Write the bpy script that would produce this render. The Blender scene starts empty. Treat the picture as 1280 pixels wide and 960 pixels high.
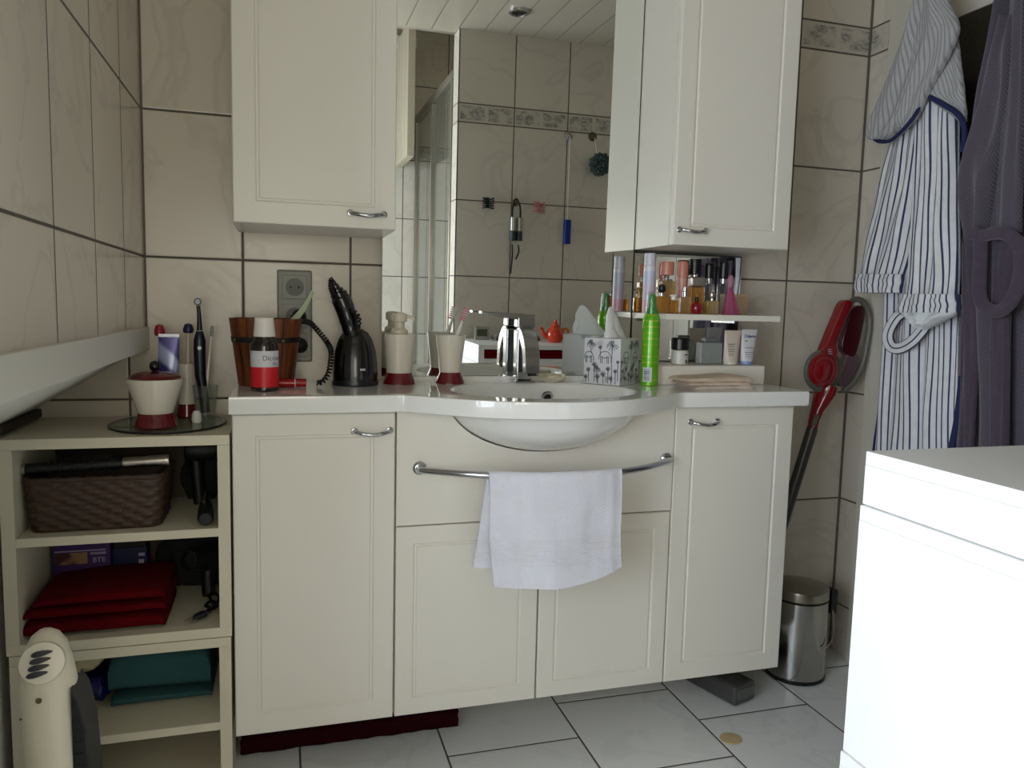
import bpy, bmesh, math, random
from mathutils import Vector, Matrix, noise
PI = math.pi
random.seed(7)
scene = bpy.context.scene
COL = scene.collection

# ------------------------------------------------------------------ camera
CAMPOS = Vector((0.257, -1.9711, 1.0574)); YAW, PITCH, ROLL, FPX = 0.2906, 0.1003, 0.0241, 961.68
cy_, sy_, cp_, sp_ = math.cos(YAW), math.sin(YAW), math.cos(PITCH), math.sin(PITCH)
FW = Vector((sy_*cp_, cy_*cp_, -sp_)); RT0 = Vector((cy_, -sy_, 0)); UP0 = RT0.cross(FW)
RT = math.cos(ROLL)*RT0 + math.sin(ROLL)*UP0
UP = -math.sin(ROLL)*RT0 + math.cos(ROLL)*UP0
cam_d = bpy.data.cameras.new('camera'); cam = bpy.data.objects.new('camera', cam_d); COL.objects.link(cam)
cam_d.sensor_width = 36; cam_d.lens = FPX/1280*36; cam_d.clip_start = 0.02
cam.matrix_world = Matrix(((RT.x, UP.x, -FW.x, CAMPOS.x), (RT.y, UP.y, -FW.y, CAMPOS.y), (RT.z, UP.z, -FW.z, CAMPOS.z), (0, 0, 0, 1)))
scene.camera = cam

def at(u, v, x=None, y=None, z=None):
    """survey helper: point of the room seen at photo pixel (u,v) on the plane x=, y= or z="""
    d = FW + RT*((u-640)/FPX) - UP*((v-480)/FPX)
    if x is not None: t = (x-CAMPOS.x)/d.x
    elif y is not None: t = (y-CAMPOS.y)/d.y
    else: t = (z-CAMPOS.z)/d.z
    return CAMPOS + d*t
def mpp(p):
    return (Vector(p)-CAMPOS).dot(FW)/FPX

# ------------------------------------------------------------------ node helpers
def lin(c):
    return tuple(((x/12.92) if x <= .04045 else ((x+.055)/1.055)**2.4) for x in c)
class NT:
    def __init__(s, m):
        m.use_nodes = True; s.m = m; s.t = m.node_tree; s.t.nodes.clear()
        s.out = s.n('ShaderNodeOutputMaterial'); s.b = s.n('ShaderNodeBsdfPrincipled'); s.l(s.b.outputs[0], s.out.inputs[0])
    def n(s, k, **kw):
        n = s.t.nodes.new(k)
        for a, b in kw.items(): setattr(n, a, b)
        return n
    def l(s, a, b): s.t.links.new(a, b)
    def math(s, op, a, b=None, c=None):
        n = s.n('ShaderNodeMath', operation=op)
        for i, v in enumerate((a, b, c)):
            if v is None: continue
            if hasattr(v, 'links'): s.l(v, n.inputs[i])
            else: n.inputs[i].default_value = v
        return n.outputs[0]
    def mix(s, f, a, b):
        n = s.n('ShaderNodeMix', data_type='RGBA')
        for i, v in ((0, f), (6, a), (7, b)):
            if hasattr(v, 'links'): s.l(v, n.inputs[i])
            elif i == 0: n.inputs[0].default_value = v
            else: n.inputs[i].default_value = (*v[:3], 1)
        return n.outputs[2]
    def noise(s, scale, detail=3, vec=None, dist=0):
        n = s.n('ShaderNodeTexNoise'); n.inputs['Scale'].default_value = scale; n.inputs['Detail'].default_value = detail; n.inputs['Distortion'].default_value = dist
        if vec is None:
            g = s.n('ShaderNodeTexCoord'); vec = g.outputs['Object']
        s.l(vec, n.inputs['Vector']); return n.outputs['Fac']
    def bump(s, h, strength=.3, dist=.002):
        n = s.n('ShaderNodeBump'); n.inputs['Strength'].default_value = strength; n.inputs['Distance'].default_value = dist
        s.l(h, n.inputs['Height']); s.l(n.outputs[0], s.b.inputs['Normal'])
    def ramp(s, f, a, b):
        n = s.n('ShaderNodeMapRange'); n.inputs[1].default_value = a; n.inputs[2].default_value = b; s.l(f, n.inputs[0]); return n.outputs[0]
    def set(s, **k):
        for a, v in k.items():
            key = {'rough': 'Roughness', 'metal': 'Metallic', 'trans': 'Transmission Weight', 'ior': 'IOR', 'coat': 'Coat Weight', 'sheen': 'Sheen Weight', 'spec': 'Specular IOR Level', 'alpha': 'Alpha', 'sss': 'Subsurface Weight'}[a]
            s.b.inputs[key].default_value = v
M = {}
def mat(name, col, var=.06, scale=14, bump=0, bscale=200, **k):
    """plain procedural material: a base colour with slight noise variation and optional fine bump; col in sRGB 0..1"""
    if name in M: return M[name]
    m = bpy.data.materials.new(name); t = NT(m); c = lin(col)
    f = t.noise(scale)
    o = t.mix(f, tuple(x*(1-var) for x in c), tuple(min(1, x*(1+var)) for x in c))
    t.l(o, t.b.inputs['Base Color']); k.setdefault('rough', .5); t.set(**k)
    if bump: t.bump(t.noise(bscale, 2), bump, .002)
    M[name] = m; return m
def emis(name, col, s):
    m = bpy.data.materials.new(name); t = NT(m); t.b.inputs['Emission Color'].default_value = (*lin(col), 1); t.b.inputs['Emission Strength'].default_value = s
    return m

TH, Z0, TW = .333, .1536, .2535
def tile_mat(name, axis, u0, pitch, cream=(.835, .80, .74), grout=(.37, .34, .31), floor=False):
    m = bpy.data.materials.new(name); t = NT(m)
    g = t.n('ShaderNodeNewGeometry'); sx = t.n('ShaderNodeSeparateXYZ'); t.l(g.outputs['Position'], sx.inputs[0])
    X, Y, Z = sx.outputs
    def dist(v, off, p):   # distance to nearest grout line
        return t.math('PINGPONG', t.math('SUBTRACT', v, off), p/2)
    if floor:
        p = .3325
        du = dist(X, .29, p)
        colk = t.math('FLOOR', t.math('DIVIDE', t.math('SUBTRACT', X, .29), p))
        odd = t.math('PINGPONG', colk, 1)
        yy = t.math('ADD', t.math('ADD', Y, .125), t.math('MULTIPLY', odd, .167))
        dv = t.math('PINGPONG', yy, .333/2)
        cu, cv = colk, t.math('FLOOR', t.math('DIVIDE', yy, .333))
        band = None
    else:
        ax = {'x': X, 'y': Y}[axis]
        du = dist(ax, u0, pitch)
        hi = t.math('GREATER_THAN', Z, 1.8585)
        zlo = t.math('SUBTRACT', Z, Z0); zhi = t.math('SUBTRACT', Z, 1.898)
        zz = t.math('ADD', t.math('MULTIPLY', zlo, t.math('SUBTRACT', 1, hi)), t.math('MULTIPLY', zhi, hi))
        dv = t.math('PINGPONG', zz, TH/2)
        cu = t.math('FLOOR', t.math('DIVIDE', t.math('SUBTRACT', ax, u0), pitch)); cv = t.math('FLOOR', t.math('DIVIDE', zz, TH))
        band = t.math('MULTIPLY', t.math('GREATER_THAN', Z, 1.819), t.math('LESS_THAN', Z, 1.898))
    d = t.math('MINIMUM', du, dv)
    gw = .0026 if not floor else .0024
    gm = t.math('LESS_THAN', d, gw)
    # veining, shifted per tile
    cmb = t.n('ShaderNodeCombineXYZ')
    t.l(t.math('ADD', X, t.math('MULTIPLY', cu, 3.7)), cmb.inputs[0]); t.l(t.math('ADD', Y, t.math('MULTIPLY', cv, 2.3)), cmb.inputs[1]); t.l(t.math('ADD', Z, t.math('MULTIPLY', cu, 1.3)), cmb.inputs[2])
    n1 = t.noise(3.2, 4, cmb.outputs[0], 1.2)
    vein = t.math('SUBTRACT', 1, t.ramp(t.math('ABSOLUTE', t.math('SUBTRACT', n1, .5)), 0, .035))
    n2 = t.noise(2.1, 3, cmb.outputs[0])
    base = lin(cream)
    c = t.mix(t.ramp(n2, .3, .75), base, tuple(x*.93 for x in base))
    c = t.mix(t.math('MULTIPLY', vein, .28 if not floor else .22), c, tuple(x*.62 for x in base))
    if band is not None:
        mp = t.n('ShaderNodeMapping'); tc = t.n('ShaderNodeTexCoord'); mp.inputs['Scale'].default_value = (1, 1, 1.6); t.l(g.outputs['Position'], mp.inputs['Vector'])
        vo = t.n('ShaderNodeTexVoronoi'); vo.inputs['Scale'].default_value = 26; t.l(mp.outputs[0], vo.inputs['Vector'])
        leaf = t.math('MULTIPLY', t.ramp(vo.outputs['Distance'], .85, .35), t.ramp(t.noise(75, 2, mp.outputs[0]), .30, .60))
        inner = t.math('MULTIPLY', t.math('GREATER_THAN', Z, 1.829), t.math('LESS_THAN', Z, 1.888))
        gap = t.math('GREATER_THAN', t.math('PINGPONG', t.math('SUBTRACT', ax, u0), pitch/4), .008)
        fz = t.mix(t.math('MULTIPLY', t.math('MULTIPLY', leaf, inner), gap), tuple(x*.84 for x in base), lin((.52, .51, .50)))
        c = t.mix(band, c, fz)
    c = t.mix(gm, c, lin(grout))
    t.l(c, t.b.inputs['Base Color'])
    r = t.math('ADD', .22 if not floor else .3, t.math('MULTIPLY', gm, .6)); t.l(r, t.b.inputs['Roughness'])
    t.bump(t.ramp(d, .001, .005), .5, .0015)
    return m
def stripe_mat(name, ca, cb, pitch, duty, diag=0, rough=.9, weave=900, soft=.06):
    """woven cloth with stripes along the UV v direction, in metres"""
    m = bpy.data.materials.new(name); t = NT(m)
    uv = t.n('ShaderNodeUVMap'); s = t.n('ShaderNodeSeparateXYZ'); t.l(uv.outputs[0], s.inputs[0])
    u = s.outputs[0]
    if diag: u = t.math('ADD', u, t.math('MULTIPLY', s.outputs[1], diag))
    pp = t.math('DIVIDE', t.math('PINGPONG', u, pitch/2), pitch/2)
    f = t.ramp(pp, duty-soft, duty+soft)
    c = t.mix(f, lin(ca), lin(cb)); nv = t.noise(40, 3)
    c2 = t.mix(t.math('MULTIPLY', nv, .25), c, (0.02, .02, .03))
    t.l(c2, t.b.inputs['Base Color']); t.set(rough=rough, sheen=.15, spec=.2)
    t.bump(t.math('ADD', t.noise(weave, 2), t.math('MULTIPLY', f, .6)), .5, .002)
    return m

# ------------------------------------------------------------------ mesh helpers
def BM(): return bmesh.new()
def box(bm, x0, x1, y0, y1, z0, z1, bev=0, seg=2):
    b2 = bmesh.new(); bmesh.ops.create_cube(b2, size=1)
    bmesh.ops.scale(b2, vec=(abs(x1-x0), abs(y1-y0), abs(z1-z0)), verts=b2.verts)
    bmesh.ops.translate(b2, vec=((x0+x1)/2, (y0+y1)/2, (z0+z1)/2), verts=b2.verts)
    if bev: bmesh.ops.bevel(b2, geom=b2.edges[:], offset=bev, segments=seg, affect='EDGES', profile=.6)
    join(bm, b2); return bm
def join(bm, b2, mtx=None):
    if mtx is not None: bmesh.ops.transform(b2, matrix=mtx, verts=b2.verts)
    me = bpy.data.meshes.new('tmp'); b2.to_mesh(me); b2.free(); bm.from_mesh(me); bpy.data.meshes.remove(me)
def obox(bm, c, sx, sy, sz, rot=None, bev=0, seg=2):
    b2 = bmesh.new(); box(b2, -sx/2, sx/2, -sy/2, sy/2, -sz/2, sz/2, bev, seg)
    mtx = Matrix.Translation(Vector(c)) @ (rot.to_4x4() if rot is not None else Matrix())
    join(bm, b2, mtx); return bm
def rings(bm, rs, cap0=True, cap1=True, closed=True, uvs=None):
    """skin a list of rings (lists of points)"""
    vr = [[bm.verts.new(p) for p in r] for r in rs]
    n = len(vr[0]); fs = []
    for a, b in zip(vr, vr[1:]):
        for i in range(n if closed else n-1):
            j = (i+1) % n
            fs.append(bm.faces.new((a[i], a[j], b[j], b[i])))
    if closed and cap0: bm.faces.new(vr[0][::-1])
    if closed and cap1: bm.faces.new(vr[-1])
    return vr
def lathe(bm, c, prof, seg=32, cap0=True, cap1=True, mtx=None, sx=1, sy=1):
    """prof: (radius, height)"""
    b2 = bmesh.new(); rs = []
    for r, h in prof:
        r = max(r, 1e-5)
        rs.append([Vector((r*sx*math.cos(2*PI*i/seg), r*sy*math.sin(2*PI*i/seg), h)) for i in range(seg)])
    rings(b2, rs, cap0, cap1)
    m = Matrix.Translation(Vector(c))
    if mtx is not None: m = m @ mtx.to_4x4()
    bmesh.ops.remove_doubles(b2, verts=b2.verts, dist=1e-6)
    bmesh.ops.recalc_face_normals(b2, faces=b2.faces)
    join(bm, b2, m); return bm
def tube(bm, pts, r, seg=10, caps=True, flat=1.0):
    pts = [Vector(p) for p in pts]; rs = []; n = len(pts)
    rad = r if isinstance(r, (list, tuple)) else [r]*n
    up = Vector((0, 0, 1)); prev = None
    for i, p in enumerate(pts):
        d = (pts[min(i+1, n-1)]-pts[max(i-1, 0)]).normalized()
        if prev is None:
            a = up if abs(d.dot(up)) < .9 else Vector((1, 0, 0))
            nx = d.cross(a).normalized()
        else:
            nx = (prev - d*prev.dot(d)).normalized()
        prev = nx; ny = d.cross(nx)
        rs.append([p + nx*math.cos(2*PI*k/seg)*rad[i] + ny*math.sin(2*PI*k/seg)*rad[i]*flat for k in range(seg)])
    b2 = bmesh.new(); rings(b2, rs, caps, caps); bmesh.ops.recalc_face_normals(b2, faces=b2.faces); join(bm, b2); return bm
def smooth_path(pts, n=8, closed=False):
    pts = [Vector(p) for p in pts]; out = []; N = len(pts)
    rng = range(N if closed else N-1)
    for i in rng:
        if closed: p0, p1, p2, p3 = pts[i-1], pts[i], pts[(i+1) % N], pts[(i+2) % N]
        else: p0, p1, p2, p3 = pts[max(i-1, 0)], pts[i], pts[i+1], pts[min(i+2, N-1)]
        for k in range(n):
            t = k/n
            out.append(.5*((2*p1)+(p2-p0)*t+(2*p0-5*p1+4*p2-p3)*t*t+(3*p1-p0-3*p2+p3)*t**3))
    if not closed: out.append(pts[-1])
    return out
def prism(bm, poly, axis, a0, a1, bev=0, seg=2):
    """extrude a closed 2D polygon along an axis; poly holds the two other coords in xyz order"""
    def mk(p, a):
        return {'x': Vector((a, p[0], p[1])), 'y': Vector((p[0], a, p[1])), 'z': Vector((p[0], p[1], a))}[axis]
    b2 = bmesh.new(); rings(b2, [[mk(p, a0) for p in poly], [mk(p, a1) for p in poly]])
    bmesh.ops.recalc_face_normals(b2, faces=b2.faces)
    if bev:
        es = [e for e in b2.edges if all(len(f.verts) == len(poly) or True for f in e.link_faces) and any(len(f.verts) == len(poly) for f in e.link_faces)]
        bmesh.ops.bevel(b2, geom=es, offset=bev, segments=seg, affect='EDGES', profile=.5)
    join(bm, b2); return bm
def grid(bm, fn, nu, nv, uv=None):
    b2 = bmesh.new(); lay = b2.loops.layers.uv.new('UVMap')
    vs = [[b2.verts.new(fn(i/nu, j/nv)) for j in range(nv+1)] for i in range(nu+1)]
    for i in range(nu):
        for j in range(nv):
            f = b2.faces.new((vs[i][j], vs[i+1][j], vs[i+1][j+1], vs[i][j+1]))
            if uv:
                for lp, (a, b) in zip(f.loops, ((i, j), (i+1, j), (i+1, j+1), (i, j+1))): lp[lay].uv = uv(a/nu, b/nv)
    join(bm, b2); return bm
def thicken(bm, t):
    bmesh.ops.recalc_face_normals(bm, faces=bm.faces)
    bmesh.ops.solidify(bm, geom=bm.faces[:], thickness=t); bmesh.ops.recalc_face_normals(bm, faces=bm.faces); return bm

def obj(name, bm, material, parent=None, root=None, angle=40, label=None, subsurf=0):
    """link a bmesh built in room coordinates as one mesh object under parent"""
    base = Vector((0, 0, 0)) if root is None else root.location
    if base.length: bmesh.ops.translate(bm, vec=-base, verts=bm.verts)
    me = bpy.data.meshes.new(name); bm.to_mesh(me); bm.free()
    for p in me.polygons: p.use_smooth = True
    me.set_sharp_from_angle(angle=math.radians(angle))
    o = bpy.data.objects.new(name, me); COL.objects.link(o)
    me.materials.append(material)
    if parent is not None: o.parent = parent
    if label: o['label'] = label
    if angle <= 50:
        wn = o.modifiers.new('weighted_normals', 'WEIGHTED_NORMAL'); wn.keep_sharp = True
    if subsurf:
        md = o.modifiers.new('subsurf', 'SUBSURF'); md.levels = md.render_levels = subsurf
    return o
def thing(name, label, cat, loc, group=None):
    o = bpy.data.objects.new(name, None); COL.objects.link(o); o.empty_display_size = .05
    o.location = loc; o['label'] = label; o['category'] = cat
    if group: o['group'] = group
    return o
class T:
    """a thing whose parts are given in room coordinates"""
    def __init__(s, name, label, cat, loc, group=None): s.r = thing(name, label, cat, loc, group)
    def part(s, name, bm, material, parent=None, **k): return obj(name, bm, material, parent or s.r, s.r, **k)
def single(name, bm, material, label, cat, loc=None, group=None, **k):
    if loc is not None:
        bmesh.ops.translate(bm, vec=-Vector(loc), verts=bm.verts)
    o = obj(name, bm, material, **k)
    if loc is not None: o.location = loc
    o['label'] = label; o['category'] = cat
    if group: o['group'] = group
    return o
def struct(name, bm, material, parent=None, **k):
    o = obj(name, bm, material, parent, **k)
    if parent is None: o['kind'] = 'structure'
    return o
def text_bm(s, size, bold=False):
    cu = bpy.data.curves.new('t', 'FONT'); cu.body = s; cu.size = size; cu.extrude = 0; cu.align_x = 'LEFT'
    if bold: cu.offset = size*.02
    o = bpy.data.objects.new('t', cu); COL.objects.link(o)
    dg = bpy.context.evaluated_depsgraph_get(); me = bpy.data.meshes.new_from_object(o.evaluated_get(dg))
    bm = bmesh.new(); bm.from_mesh(me); bpy.data.objects.remove(o); bpy.data.curves.remove(cu); bpy.data.meshes.remove(me)
    return bm
def wrap_text(s, size, c, r, a0, z):
    """text lying on a vertical cylinder; a0 = angle (0 faces -y) where the text starts"""
    bm = text_bm(s, size)
    for v in bm.verts:
        a = a0 + v.co.x/r; v.co = Vector((c[0]+math.sin(a)*r, c[1]-math.cos(a)*r, z+v.co.y))
    return bm
def arc_sheet(bm, c, r, a0, a1, z0, z1, n=20):
    grid(bm, lambda s, t: Vector((c[0]+math.sin(a0+(a1-a0)*s)*r, c[1]-math.cos(a0+(a1-a0)*s)*r, z0+(z1-z0)*t)), n, 1); return bm

LIGHT_W, REAR_W, EXPOSURE = 74, 16, -0.12
# ------------------------------------------------------------------ materials
white = mat('white_lacquer', (.90, .88, .835), .015, 5, rough=.32, spec=.45)
whitec = mat('white_laminate', (.93, .93, .925), .015, 5, rough=.4)
cream = mat('cream_laminate', (.84, .81, .72), .02, 6, rough=.45)
ceramic = mat('white_cast_marble', (.92, .915, .90), .01, 4, rough=.1, coat=.4)
chrome = mat('chrome', (.74, .745, .76), .02, 30, rough=.14, metal=1)
steel = mat('brushed_steel', (.70, .68, .65), .05, 60, rough=.3, metal=1)
darkgap = mat('dark_plastic', (.05, .05, .05), .2, 20, rough=.5)
black = mat('black_gloss_plastic', (.025, .027, .034), .2, 20, rough=.18, coat=.3)
blackm = mat('black_matt_plastic', (.035, .035, .038), .2, 30, rough=.5)
potwhite = mat('glazed_ivory_ceramic', (.86, .83, .77), .02, 9, rough=.2, coat=.4)
potred = mat('glazed_burgundy_ceramic', (.40, .05, .09), .06, 9, rough=.22, coat=.4)
terry = mat('white_terry', (.90, .90, .93), .05, 60, bump=.8, bscale=500, rough=.95, spec=.1, sheen=.2)
maroon = mat('burgundy_terry', (.46, .02, .07), .25, 60, bump=.8, bscale=350, rough=.95, spec=.1)
mirror_m = bpy.data.materials.new('silvered_glass'); _t = NT(mirror_m); _f = _t.noise(3); _t.l(_t.mix(_f, (.90, .92, .90), (.92, .94, .92)), _t.b.inputs['Base Color']); _t.set(metal=1, rough=.0)
def glass_mat(name, tint, op=.12, rough=.03):
    """thin clear glass: mostly see-through with a glossy skin"""
    m = bpy.data.materials.new(name); t = NT(m); t.t.nodes.remove(t.b)
    tr = t.n('ShaderNodeBsdfTransparent'); gl = t.n('ShaderNodeBsdfGlossy'); gl.inputs['Roughness'].default_value = rough
    df = t.n('ShaderNodeBsdfDiffuse'); df.inputs[0].default_value = (*lin(tint), 1); 
    f = t.noise(20); t.l(t.mix(f, lin(tint), tuple(min(1, x*1.04) for x in lin(tint))), tr.inputs[0])
    a = t.n('ShaderNodeMixShader'); a.inputs[0].default_value = op; t.l(tr.outputs[0], a.inputs[1]); t.l(df.outputs[0], a.inputs[2])
    fr = t.n('ShaderNodeLayerWeight'); fr.inputs[0].default_value = .25
    b = t.n('ShaderNodeMixShader'); t.l(t.math('ADD', t.math('MULTIPLY', fr.outputs['Facing'], .45), .04), b.inputs[0]); t.l(a.outputs[0], b.inputs[1]); t.l(gl.outputs[0], b.inputs[2])
    t.l(b.outputs[0], t.out.inputs[0]); return m
clear = glass_mat('clear_glass', (.96, .97, .965), .02)
greenglass = glass_mat('green_tinted_glass', (.90, .94, .92), .05)
frosted = glass_mat('frosted_grey_glass', (.74, .76, .74), .5, .25)

# ------------------------------------------------------------------ the room
XR, XL, YREAR = 1.927, -.05, -2.65
tile_back = tile_mat('wall_tiles_back', 'x', .166, TW)
tile_side = tile_mat('wall_tiles_left', 'y', -.236, .2505)
tile_right = tile_mat('wall_tiles_right', 'y', -.19, TW)
tile_part = tile_mat('wall_tiles_partition', 'x', .994, TW)
floor_m = tile_mat('floor_tiles', 'x', 0, .3, cream=(.90, .905, .90), grout=(.32, .29, .26), floor=True)
paint = mat('white_wall_paint', (.88, .87, .84), .02, 3, rough=.7)
b = BM(); box(b, -.75, XR+.1, YREAR-.1, .1, -.06, 0); struct('floor', b, floor_m)
b = BM(); box(b, -.75, XR+.1, 0, .08, 0, 2.3); struct('wall_back', b, tile_back)
b = BM(); box(b, XR, XR+.08, YREAR-.1, 0, 0, 2.6); struct('wall_right', b, tile_right)
b = BM(); RW = (-.45, .50, .70, 1.55)
box(b, -.75, RW[0], YREAR-.08, YREAR, 0, 2.7); box(b, RW[1], XR, YREAR-.08, YREAR, 0, 2.7); box(b, RW[0], RW[1], YREAR-.08, YREAR, 0, RW[2]); box(b, RW[0], RW[1], YREAR-.08, YREAR, RW[3], 2.7); struct('wall_rear', b, tile_back)
b = BM()
for x0, x1 in ((RW[0], RW[0]+.05), (RW[1]-.05, RW[1])): box(b, x0, x1, YREAR-.06, YREAR-.02, RW[2], RW[3], .004)
for z0, z1 in ((RW[2], RW[2]+.05), (RW[3]-.05, RW[3])): box(b, RW[0]+.05, RW[1]-.05, YREAR-.059, YREAR-.021, z0, z1, .004)
w2 = struct('added_window', b, white)  # added window, never in view, to go with the soft second source
b = BM(); box(b, RW[0]+.05, RW[1]-.05, YREAR-.043, YREAR-.037, RW[2]+.05, RW[3]-.05); obj('pane', b, clear, w2)
l2 = bpy.data.lights.new('rear_fill_light', 'AREA'); l2.shape = 'RECTANGLE'; l2.size = .92; l2.size_y = .83; l2.energy = REAR_W; l2.color = (1.0, .885, .72)  # added warm fill lamp behind the camera
lo = bpy.data.objects.new('rear_fill_light', l2); COL.objects.link(lo); lo.location = (.025, YREAR-.14, 1.125); lo.rotation_euler = (PI/2, 0, 0)
fp = T('flower_picture', 'small framed picture of yellow flowers on the rear wall', 'picture', (.67, YREAR, 1.08))
b = BM(); box(b, .595, .745, YREAR+.0005, YREAR+.014, .925, 1.235, .002); fp.part('frame', b, white)
fpm = bpy.data.materials.new('yellow_flowers_print'); t = NT(fpm); t.l(t.mix(t.ramp(t.noise(22, 3), .45, .6), lin((.86, .83, .76)), lin((.84, .74, .36))), t.b.inputs['Base Color']); t.set(rough=.5)
b = BM(); box(b, .608, .732, YREAR+.0142, YREAR+.0152, .938, 1.222); fp.part('print', b, fpm)
# left side: tiled upper panel, its trim, the knee wall with the sloping soffit below it
YP = -1.05
b = BM(); box(b, XL-.06, XL, YP, 0, .985, 2.25); struct('wall_left', b, tile_side)
b = BM(); box(b, XL-.06, XL+.008, YP, 0, .936, .99, .003); struct('trim_1', b, mat('trim_paint', (.84, .83, .79), .02, 6, rough=.4))
b = BM(); prism(b, [(-.31, 0), (-.285, 0), (-.285, .80), (-.06, .937), (-.06, .975), (-.31, .83)], 'y', YP, 0); struct('wall_left_knee', b, paint)
b = BM(); box(b, -.285, -.27, -.26, -.002, .782, .80, .002); struct('baseboard_left', b, mat('dark_wood', (.22, .18, .13), .2, 20, rough=.6))
# window bay (out of frame) that lets the daylight in
b = BM(); box(b, -.75, XL, YP-.02, YP, 0, 2.3); box(b, -.75, XL, YREAR, -2.5, 0, 2.6); box(b, -.75, -.29, -2.5, YP-.02, 0, .42); box(b, -.75, -.69, -2.5, YP-.02, .42, .46); box(b, -.75, -.69, -2.5, YP-.02, 1.74, 2.6)
struct('wall_bay', b, paint)
b = BM()
for y0, y1 in ((-2.5, -2.44), (-1.13, -1.07), (-1.80, -1.75)): box(b, -.735, -.695, y0, y1, .46, 1.74, .004)
for z0, z1 in ((.46, .51), (1.69, 1.74)): box(b, -.734, -.696, -2.5, -1.07, z0, z1, .004)
w = struct('window_1', b, white)
b = BM(); box(b, -.718, -.712, -2.44, -1.80, .51, 1.69); box(b, -.718, -.712, -1.75, -1.13, .51, 1.69); obj('pane', b, clear, w)
# ceiling of white boards, rising behind the partition
ceil_m = bpy.data.materials.new('white_boards'); t = NT(ceil_m)
g = t.n('ShaderNodeNewGeometry'); s_ = t.n('ShaderNodeSeparateXYZ'); t.l(g.outputs['Position'], s_.inputs[0])
d_ = t.math('PINGPONG', s_.outputs[0], .055); t.l(t.mix(t.math('LESS_THAN', d_, .0022), lin((.70, .67, .60)), lin((.50, .47, .42))), t.b.inputs['Base Color']); t.set(rough=.35); t.bump(t.ramp(d_, 0, .005), .4, .002)
b = BM(); box(b, -.75, XR, -1.56, .08, 2.205, 2.26); struct('ceiling', b, ceil_m)
b = BM(); prism(b, [(-1.56, 2.205), (-1.56, 2.26), (YREAR, 2.60), (YREAR, 2.53)], 'x', -.75, XR); struct('ceiling_slope', b, ceil_m)
# partition wall standing behind the low dresser, only seen in the mirror
YS = -1.5
b = BM(); box(b, .99, XR, YS-.10, YS, 0, 2.205); struct('wall_partition', b, tile_part)
b = BM(); 
box(b, .885, .915, -2.64, -2.20, 1.77, 2.45)
for k in range(4): box(b, .879, .885, -2.64+.11*k+.003, -2.64+.11*(k+1)-.003, 1.772, 2.45, .002)
struct('trim_2', b, mat('cream_cladding', (.70, .66, .57), .03, 8, rough=.5))
b = BM(); box(b, -.7, .99, -2.63, -2.60, 2.42, 2.48, .004); struct('trim_3', b, paint)
# grout lines in the two corners
gr_ = mat('corner_grout', (.40, .37, .33), .1, 60, rough=.8)
b = BM(); box(b, XR-.005, XR, -.005, 0, 0, 2.2); struct('trim_4', b, gr_)
b = BM(); box(b, XL, XL+.004, -.004, 0, .99, 2.2); struct('trim_5', b, gr_)
# door in the right wall
doorw = mat('door_paint', (.80, .78, .72), .02, 5, rough=.4)
b = BM()
box(b, XR-.02, XR+.01, -.175, -.095, 0, 2.05, .003); box(b, XR-.02, XR+.01, -1.12, -1.04, 0, 2.05, .003); box(b, XR-.02, XR+.01, -1.04, -.175, 1.97, 2.05, .003)
dr = struct('door_1', b, doorw)
b = BM(); YD0, YD1 = -1.038, -.177
box(b, XR-.012, XR-.001, YD0, YD0+.13, .01, 1.965, .003); box(b, XR-.012, XR-.001, YD1-.13, YD1, .01, 1.965, .003)
box(b, XR-.012, XR-.001, YD0+.13, YD1-.13, 1.82, 1.965, .003); box(b, XR-.012, XR-.001, YD0+.13, YD1-.13, .01, .25, .003)
lf = obj('door_leaf', b, doorw, dr)
glm = bpy.data.materials.new('dark_ribbed_glass'); t = NT(glm); t.l(t.mix(t.noise(90, 2), lin((.10, .085, .06)), lin((.21, .18, .13))), t.b.inputs['Base Color']); t.set(rough=.35); t.bump(t.noise(120, 2), .5, .003)
b = BM(); box(b, XR-.008, XR-.003, YD0+.13, YD1-.13, .25, 1.82); obj('glass_pane', b, glm, dr)

# daylight
sun_d = bpy.data.lights.new('window_daylight', 'AREA'); sun_d.shape = 'RECTANGLE'; sun_d.size = 1.26; sun_d.size_y = 1.42; sun_d.energy = LIGHT_W; sun_d.color = (.785, .845, 1.0)
so = bpy.data.objects.new('window_daylight', sun_d); COL.objects.link(so); so.location = (-.80, -1.78, 1.10); so.rotation_euler = (0, -PI/2, 0)
wd = bpy.data.worlds.new('world'); scene.world = wd; wd.use_nodes = True
bg = wd.node_tree.nodes['Background']; bg.inputs[0].default_value = (.92, .93, 1, 1); bg.inputs[1].default_value = 1.0

# recessed ceiling spot (unlit)
p = T('ceiling_spotlight', 'round recessed spotlight in the white board ceiling', 'spotlight', (1.17, -1.21, 2.205))
b = BM(); lathe(b, (1.17, -1.21, 2.193), [(.030, .012), (.030, .004), (.036, 0), (.042, .003), (.043, .012)], 32, False, False); p.part('trim_ring', b, chrome)
b = BM(); lathe(b, (1.17, -1.21, 2.198), [(.0, 0), (.030, .002), (.030, .007)], 24); p.part('lens', b, blackm)

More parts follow.
